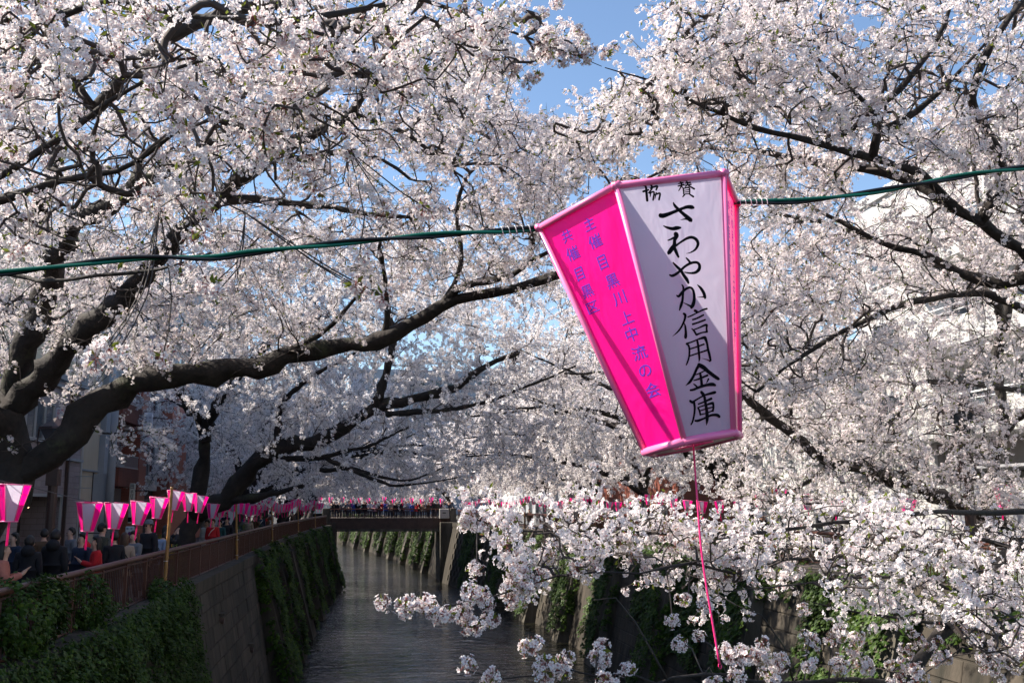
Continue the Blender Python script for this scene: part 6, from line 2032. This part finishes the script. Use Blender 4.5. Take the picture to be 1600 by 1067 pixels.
def cloth(name, col, rough=.85, rand=0): return mat(name, col, rough, noise=.25, nscale=9, bump=.25, bscale=18)
SKIN = mat('skin', (.50, .30, .22), .55)
HAIR = mat('hair', (.013, .010, .009), .5)
HAIRB = mat('hair_brown', (.06, .03, .018), .5)
DENIM = cloth('denim', (.03, .04, .07)); BLACKC = cloth('cloth_black', (.010, .010, .014))
CL = {'black': cloth('coat_black', (.010, .010, .015)), 'red': cloth('coat_red', (.50, .012, .02)), 'salmon': cloth('coat_salmon', (.48, .17, .13)), 'navy': cloth('coat_navy', (.012, .022, .05)),
      'beige': cloth('coat_beige', (.33, .26, .20)), 'grey': cloth('coat_grey', (.15, .16, .18)), 'grey blue': cloth('coat_greyblue', (.20, .25, .34)), 'white': cloth('coat_white', (.62, .61, .60)),
      'brown': cloth('coat_brown', (.10, .055, .03)), 'blue': cloth('coat_blue', (.03, .08, .36)), 'olive': cloth('coat_olive', (.05, .05, .035)), 'yellow': cloth('coat_yellow', (.55, .35, .04)), 'teal': cloth('coat_teal', (.015, .07, .08)), 'pink': cloth('coat_pink', (.60, .28, .34))}

def pose_joints(arm='down', lean=0.0, turn=0.0, step=.0, head=0.0):
    """a 1.66 m figure facing +y"""
    J = {}
    hz = .88
    def up(x, y, z):            # lean the upper body forward about the hips
        c, s = math.cos(lean), math.sin(lean)
        dz = z - hz
        return (x, y * c + dz * s, hz + dz * c - y * s)
    def j(n, x, y, z, rx, ry=None, lean_=True):
        q = up(x, y, z) if lean_ else (x, y, z)
        J[n] = (*q, rx, ry or rx)
    j('hip', 0, 0, .88, .135, .11); j('waist', 0, 0, 1.03, .125, .10); j('chest', 0, .0, 1.22, .145, .115); j('coll', 0, -.01, 1.35, .10, .08)
    j('neck', 0, .0, 1.41, .052, .055)
    j('jaw', 0, .018 + head * .5, 1.47, .056, .066); j('face', 0, .015 + head, 1.545, .074, .09); j('crown', 0, .0 + head, 1.625, .062, .075)
    j('nose', 0, .108 + head, 1.53, .012)
    for s, n in ((-1, 'l'), (1, 'r')):
        j('sh' + n, s * .165, -.01, 1.33, .062)
        if arm == 'down':
            e, w, h = (s * .21, -.03, 1.06), (s * .20, .05, .83), (s * .195, .075, .755)
        elif arm == 'phone':
            e, w, h = (s * .20, .06, 1.08), (s * .07, .30, 1.18), (s * .035, .345, 1.235)
        elif arm == 'raise':
            e, w, h = (s * .22, .16, 1.22), (s * .07, .30, 1.46), (s * .045, .325, 1.53)
        elif arm == 'rail':
            e, w, h = (s * .23, .10, 1.10), (s * .16, .34, 1.05), (s * .15, .41, 1.045)
        j('el' + n, *e, .046); j('wr' + n, *w, .032); j('ha' + n, *h, .034, .022)
        dv = np.array(h) - np.array(w); dv = dv / np.linalg.norm(dv)
        sd = np.array([s * 1.0, 0, 0]); sd = sd - dv * (sd @ dv); sd /= np.linalg.norm(sd)
        pl = np.cross(dv, sd)
        for f in range(4):
            o_ = sd * (.028 - .0187 * f)
            L_ = (.075, .085, .08, .062)[f]
            j('f%d%sa' % (f, n), *(np.array(h) + o_ + dv * .045), .0085)
            j('f%d%sb' % (f, n), *(np.array(h) + o_ * 1.05 + dv * (.03 + L_) + pl * .015 * s), .007)
        j('th' + n, *(np.array(h) - sd * .035 - dv * .0 + pl * .008), .010)
        j('ti' + n, *(np.array(h) - sd * .050 + dv * .04 + pl * .012), .008)
        j('th_' + n, s * .09, .0, .80, .088, .09, False)
        j('kn' + n, s * .095, .02 + s * step * .5, .47, .058, .06, False)
        j('an' + n, s * .10, -.01 + s * step, .09, .038, .042, False)
        j('to' + n, s * .115, .13 + s * step, .035, .036, .03, False)
    B = [('hip', 'waist'), ('waist', 'chest'), ('chest', 'coll'), ('coll', 'neck'), ('neck', 'jaw'), ('jaw', 'face'), ('face', 'crown'), ('face', 'nose')]
    for n in 'lr':
        B += [('coll', 'sh' + n), ('sh' + n, 'el' + n), ('el' + n, 'wr' + n), ('wr' + n, 'ha' + n), ('ha' + n, 'th' + n), ('th' + n, 'ti' + n), ('hip', 'th_' + n), ('th_' + n, 'kn' + n), ('kn' + n, 'an' + n), ('an' + n, 'to' + n)]
        for f in range(4): B += [('ha' + n, 'f%d%sa' % (f, n)), ('f%d%sa' % (f, n), 'f%d%sb' % (f, n))]
    return J, B

def grown(J, names, add, over={}):
    o = {}
    for n in names:
        x, y, z, a, b = J[n]
        k = over.get(n, add)
        o[n] = (x, y, z, a + k, b + k)
    return o

POSES = {}
def person_parts(key):
    """shared meshes of one pose: body, jacket, trousers, shoes, short and long hair"""
    if key in POSES: return POSES[key]
    arm, lean, step, head = key
    J, B = pose_joints(arm, lean, 0, step, head)
    body = skin_mesh('body', J, B, [SKIN])
    jn = ['hip', 'waist', 'chest', 'coll'] + [q + n for n in 'lr' for q in ('sh', 'el', 'wr')]
    jb = [b for b in B if b[0] in jn and b[1] in jn]
    G = grown(J, jn, .028, {'hip': .055, 'waist': .045, 'chest': .03, 'coll': .022, 'wrl': .022, 'wrr': .022})
    x, y, z, a, b = J['hip']
    G['hem'] = (x, y, z - .13, a + .065, b + .065)
    x, y, z, a, b = J['neck']
    G['collar'] = (x, y, z - .015, a + .025, b + .025)
    jacket = skin_mesh('jacket', G, jb + [('hip', 'hem'), ('coll', 'collar')], [CL['black']])
    tn = ['hip'] + [q + n for n in 'lr' for q in ('th_', 'kn', 'an')]
    tb = [b for b in B if b[0] in tn and b[1] in tn]
    G = grown(J, tn, .018, {'hip': .012})
    trousers = skin_mesh('trousers', G, tb, [DENIM])
    shoes = []
    for n in 'lr':
        x, y, z, a, b = J['an' + n]; x2, y2, z2, a2, b2 = J['to' + n]
        shoes.append(skin_mesh('shoe', {'heel': (x, y - .03, .045, .045, .045), 'mid': (x, y + .05, .045, .046, .042), 'toe': (x2, y2 + .03, .04, .044, .036)}, [('heel', 'mid'), ('mid', 'toe')], [BLACKC]))
    c = np.array(J['crown'][:3]); f = np.array(J['face'][:3]); k = np.array(J['coll'][:3])
    def hair_cap(lg):
        mb = MB()
        nu, nv = 14, 10
        V = []
        ctr = (f + c) / 2 + [0, -.012, -.005]
        for i in range(nv + 1):
            th = math.pi * i / nv
            for k_ in range(nu):
                ph = 2 * math.pi * k_ / nu
                v = np.array([.094 * math.sin(th) * math.cos(ph), .112 * math.sin(th) * math.sin(ph), .128 * math.cos(th)])
                fr = v[1] / .112
                if fr > .15 and v[2] < .045: v[1] *= .1; v[0] *= .9
                if lg and v[2] < .0 and fr < .35:
                    s_ = min(1, -v[2] / .10)
                    v[2] -= .20 * s_ ; v[1] = min(v[1], .02) * (1 - .2 * s_) - .02 * s_; v[0] *= 1.15
                elif v[2] < -.06: v[2] = -.06 - (abs(v[2]) - .06) * .4; v[0] *= .85
                v = v * (1 + .05 * math.sin(ph * 5 + th * 7))
                V.append(ctr + v)
        F = [(i * nu + k_, i * nu + (k_ + 1) % nu, (i + 1) * nu + (k_ + 1) % nu, (i + 1) * nu + k_) for i in range(nv) for k_ in range(nu)]
        mb.add(V, F)
        return mb.mesh('hair', HAIR, True)
    short = hair_cap(False)
    lng = hair_cap(True)
    ey = MB()
    fp = np.array(J['face'][:3])
    for s in (-1, 1):
        ey.tube([fp + [s * .03, .085, .008], fp + [s * .03, .094, .008]], np.array([.011, .006]), 6)
    ey.tube([fp + [-.022, .083, -.055], fp + [.022, .083, -.055]], .006, 5)
    ears = MB()
    for s in (-1, 1):
        ears.tube([fp + [s * .070, 0, -.035], fp + [s * .083, -.012, -.005], fp + [s * .080, -.014, .02]], np.array([.010, .018, .010]), 6)
    POSES[key] = dict(body=body, jacket=jacket, trousers=trousers, shoes=shoes, short=short, long=lng, eyes=ey.mesh('face_features', BLACKC), ears=ears.mesh('ear', SKIN), J=J)
    return POSES[key]

def colour(o, m_):
    o.material_slots[0].link = 'OBJECT'
    o.material_slots[0].material = m_

def person(x, y, z, rz, label, coat='black', pose=('down', 0.0, .08, 0.0), hair='short', hairm=None, trousers=None, group=None, scale=1.0, extras=()):
    pr = person_parts(pose)
    r = obj('person', pr['body'])
    r.location = (x, y, z); r.rotation_euler = (0, 0, rz); r.scale = (scale,) * 3
    tag(r, label, 'person', group)
    j = obj('jacket', pr['jacket'], r); colour(j, CL[coat])
    t = obj('trousers', pr['trousers'], r); colour(t, trousers or DENIM)
    for s in pr['shoes']: obj('shoe', s, r)
    h = obj('hair', pr[hair], r); colour(h, hairm or HAIR)
    if group is None or 'street' in group:
        obj('face_features', pr['eyes'], r); obj('ear', pr['ears'], r)
    J = pr['J']
    c = np.array(J['crown'][:3]); hd = np.array(J['face'][:3]); ch = np.array(J['chest'][:3]); w = np.array(J['har'][:3]); co = np.array(J['coll'][:3])
    for e in extras:
        mb = MB()
        if e[0] == 'hat':
            mb.tube([c + [0, 0, -.03], c + [0, 0, -.025], c + [0, 0, -.015], c + [0, 0, .05], c + [0, 0, .075]], np.array([.10, .135, .095, .088, .05]), 12)
            mb.build('hat', CL[e[1]], r, smooth=True)
        elif e[0] == 'cap':
            mb.tube([c + [0, 0, -.035], c + [0, 0, .03], c + [0, 0, .06]], np.array([.095, .088, .04]), 12)
            mb.box(c[0] - .06, c[0] + .06, c[1] + .07, c[1] + .17, c[2] - .04, c[2] - .028)
            mb.build('cap', CL[e[1]], r, smooth=True)
        elif e[0] == 'hood':
            mb.tube([co + [0, -.05, .0], co + [0, -.07, .07], co + [0, -.03, .12]], np.array([.12, .13, .10]), 10)
            mb.build('hood', CL[e[1]], r, smooth=True)
        elif e[0] == 'strap':
            pts = [co + [-.10, .09, 0], ch + [.02, .165, -.02], ch + [.17, .05, -.28]]
            mb.tube(catmull(pts, .05), .013, 5); mb.tube(catmull([co + [-.10, .09, 0], co + [-.09, -.10, .0], ch + [.05, -.165, -.05], ch + [.17, -.05, -.28]], .05), .013, 5)
            mb.build('bag_strap', CL[e[1]], r)
            mb = MB(); q = ch + [.19, .05, -.34]; mb.bbox(q[0] - .04, q[0] + .05, q[1] - .10, q[1] + .10, q[2] - .10, q[2] + .08, .02); mb.build('shoulder_bag', CL[e[1]], r)
        elif e[0] == 'backpack':
            q = ch + [0, -.21, -.05]
            mb.bbox(q[0] - .14, q[0] + .14, q[1] - .08, q[1] + .07, q[2] - .20, q[2] + .18, .04); mb.build('backpack', CL[e[1]], r)
            mb = MB()
            for s in (-1, 1): mb.tube(catmull([co + [s * .09, -.13, -.05], co + [s * .10, -.02, .045], co + [s * .10, .10, -.04], ch + [s * .12, .13, -.12]], .05), .018, 5)
            mb.build('backpack_strap', CL[e[1]], r)
        elif e[0] == 'glasses':
            for s in (-1, 1): mb.tube([hd + [s * .032, .088, .01], hd + [s * .032, .096, .01]], .022, 8)
            mb.build('sunglasses', BLACKC, r)
        elif e[0] == 'phone':
            ph = empty('phone', (0, 0, 0))
            bpy.data.objects.remove(ph)
            cz, sz = math.cos(rz), math.sin(rz)
            q = ((np.array(J['har'][:3]) + np.array(J['hal'][:3])) / 2 + [0, .05, .05]) * scale
            mb.bbox(-.037, .037, -.005, .005, -.075, .075, .004)
            o = mb.build('phone', BLACKC)
            o.location = (x + q[0] * cz - q[1] * sz, y + q[0] * sz + q[1] * cz, z + q[2]); o.rotation_euler = (.2, 0, rz)
            tag(o, e[1], 'phone')
    return r

def on_left(px, Y): return P(px, 860, Y)[0]
GS = 'people walking along the left street'
PH, PR, DN, RL = ('phone', .05, .05, .0), ('raise', 0.0, .05, -.01), ('down', 0.0, .10, 0.0), ('rail', .12, .03, 0.0)
BENT = ('phone', .75, .05, .02)
N_ = [
    (4, 17.5, -1.2, 'woman in salmon pink jacket at the left edge of the picture', 'salmon', PH, 'long', HAIR, 1.0, ()),
    (46, 20.5, .1, 'person seen from behind in a long black hooded coat by the dark shop', 'black', DN, 'short', HAIR, 1.0, (('hood', 'black'),)),
    (86, 21.0, -.15, 'man seen from behind in a black coat with short dark hair', 'black', DN, 'short', HAIR, 1.06, (('hood', 'black'),)),
    (128, 22.5, 2.6, 'person in navy jacket with a bright orange red hood', 'navy', DN, 'short', HAIR, 1.0, (('hood', 'red'),)),
    (158, 26, -.9, 'man in black cap and olive jacket turned to the right', 'olive', DN, 'short', HAIR, 1.08, (('cap', 'black'),)),
    (153, 19.2, 1.9, 'long haired woman in red sweater looking down at her phone', 'red', PH, 'long', HAIR, .97, (('phone', 'dark phone held by the long haired woman in red'),)),
    (178, 23.5, .6, 'person in black with a pale belt between red sweater and beige jacket', 'black', DN, 'short', HAIR, 1.0, ()),
    (194, 22.0, .25, 'woman seen from behind in beige jacket with a dark shoulder strap', 'beige', DN, 'long', HAIRB, .97, (('strap', 'black'),)),
    (209, 25, 2.7, 'woman with long dark hair facing the camera below the tall shop sign', 'grey', PH, 'long', HAIR, .98, (('phone', 'phone held by the woman below the tall shop sign'),)),
    (231, 26, 2.5, 'man in grey hat and sunglasses wearing black', 'black', DN, 'short', HAIR, 1.12, (('hat', 'grey'), ('glasses',))),
    (238, 22.5, -.5, 'bent over person in grey blue hoodie with dark backpack straps', 'grey blue', BENT, 'short', HAIR, 1.05, (('backpack', 'black'),)),
    (259, 25.5, -.9, 'woman with dark hair beside the near bamboo pole, yellow bag at her side', 'black', PR, 'long', HAIR, 1.0, (('strap', 'yellow'),)),
    (331, 34.5, 2.9, 'woman in bright red coat with a white bag strap facing the camera', 'red', DN, 'short', HAIRB, 1.04, (('strap', 'white'),)),
    (342, 37, 2.8, 'dark haired woman in green grey right behind the red coat', 'teal', DN, 'long', HAIR, 1.0, ()),
    (353, 38.5, 3.1, 'person in black behind the railing right of the red coat', 'black', DN, 'short', HAIR, 1.04, ()),
    (322, 39, 2.9, 'person in white coat left of the woman in the red coat', 'white', DN, 'short', HAIR, 1.02, ()),
    (387, 44.5, 2.9, 'person in beige coat just right of the second bamboo pole', 'beige', DN, 'long', HAIR, 1.0, ()),
    (398, 46, 3.0, 'person with brown hair in brown coat by the second bamboo pole', 'brown', PR, 'long', HAIRB, 1.0, ()),
    (406, 46, 3.3, 'person in dark navy with white bag right of the second bamboo pole', 'navy', DN, 'short', HAIR, 1.04, (('strap', 'white'),)),
    (68, 26, .4, 'person in brown jacket between the two black coats, further back', 'brown', DN, 'short', HAIR, 1.0, ()),
    (110, 27.5, 2.2, 'person in grey jacket beside the brown street lamp', 'grey', DN, 'short', HAIR, 1.0, ()),
    (22, 24, 2.4, 'person in navy jacket near the notice board of the dark shop', 'navy', DN, 'long', HAIR, .98, ()),
]
for px, Y, rz, lb, coat, pose, hr, hm, sc, ex in N_:
    Y = max(Y, 5.75 * FPX / (562 - px))
    person(P(px, 850, Y)[0], Y, ZL + .005, rz, lb, coat, pose, hr, hm, None, GS, sc, ex)
cols = ['black', 'navy', 'beige', 'grey', 'brown', 'white', 'black', 'black', 'red', 'blue', 'olive', 'pink', 'teal', 'grey blue', 'black']
rs = random.Random(4)
for i in range(16):
    Y = 49 + i * 3.3
    c = rs.choice(cols)
    person(-6.0 - rs.random() * 2.5 + max(0, Y - 62) * .03, Y, ZL + .005, rs.choice([0, math.pi]) + rs.uniform(-.4, .4), 'distant person in %s on the left street towards the bridge' % c, c, rs.choice([DN, PR, PH]), rs.choice(['short', 'long']), None, None, 'small figures along the left bank street', rs.uniform(.94, 1.06))
GBR = 'crowd along the railing of the far bridge'
xa, xb = XL(107) - .2, XR(107) + .2
for i in range(46):
    c = rs.choice(cols)
    row = i % 2
    x = xa + (xb - xa) * (i + .5 + rs.uniform(-.35, .35)) / 46
    if i in (8, 9): c = 'blue' if i == 8 else 'white'
    person(x, BY0 + .55 + row * .75 + rs.random() * .2, BZ + .005, math.pi + rs.uniform(-.5, .5) + (math.pi if rs.random() < .15 else 0), 'person in %s standing at the railing of the far bridge' % c, c, rs.choice([PR, RL, RL, DN, PH]), rs.choice(['short', 'long', 'short']), rs.choice([None, None, HAIRB]), None, GBR, rs.uniform(.93, 1.08))
for i in range(16):
    Y = 32 + i * 4.6
    c = rs.choice(cols)
    xr = np.interp(Y, [12, 60, 78, 92, 105.5], [15.6, 15.6, 14.8, 13.0, 11.0]) + rs.random() * 1.6
    person(xr, Y, ZR + .005, rs.choice([0, math.pi, 1.5]) + rs.uniform(-.4, .4), 'person in %s on the right bank street behind the railing' % c, c, rs.choice([DN, PR, PH]), rs.choice(['short', 'long']), None, None, 'people on the right bank street', rs.uniform(.94, 1.06))

# ------------------------------------------------------------------ low shrubs along the kerbs
LEAF = [source(ivy_mesh('shrub_sprig', 10, .06, .10)) for _ in range(3)]
for m_ in LEAF:
    m_.data.materials[0] = M['ivy_pale']; m_.data.materials[1] = thin_mat('shrub_leaf', (.20, .26, .05), .4, var=.3)
NGS = (scatter_group('shrub_scatter', LEAF), len(LEAF))
def shrub(x, y, z, rx, ry, rz_, n, label, group):
    t = np.random.default_rng(int(y * 10) + n)
    v = t.normal(size=(n, 3)); v[:, 2] = np.abs(v[:, 2]); v /= np.linalg.norm(v, axis=1)[:, None]
    p = v * np.array([rx, ry, rz_]) * (.55 + .5 * t.random((n, 1)))
    r = empty('shrub', (x, y, z), 0, label, 'shrub', group)
    scatter_obj('leaves', p, euler_from_axis(v + [0, 0, .3], t.normal(size=n) * .4), t.uniform(.7, 1.3, n), NGS, r)
    mb = MB()
    for i in range(7):
        q = p[i * 5]
        mb.tube([(0, 0, 0), q * .5 + [0, 0, .05], q], np.array([.012, .009, .004]), 4, False)
    mb.build('stems', M['twig'], r)
SL = ['leafy shrub behind the left railing at the bottom left', 'bright shrub under the red sweater behind the left railing', 'bright green shrub below the beige jacket behind the left railing', 'shrub at the foot of the dark trunk behind the near bamboo pole', 'shrub behind the left railing by the red coat', 'yellow green shrub by the third bamboo pole', 'shrub behind the left railing close to the bridge']
for (y, n, h), lb in zip(((13.2, 120, .6), (16.4, 130, .75), (20.6, 130, .72), (30.5, 200, 1.5), (34, 110, .8), (50, 160, 1.2), (57, 150, 1.2)), SL):
    shrub(-5.55, y, ZL + .1, .45, .9, h, n, lb, 'shrubs behind the left railing')
for i, y in enumerate((20, 22.5, 25, 27.5, 30, 33, 37, 41, 46, 52, 58, 66, 74)):
    shrub(15.25, y, ZR + .1, .5, 1.3, .95, 170, 'yellow green shrub behind the right railing under the blossoms', 'shrubs behind the right railing')
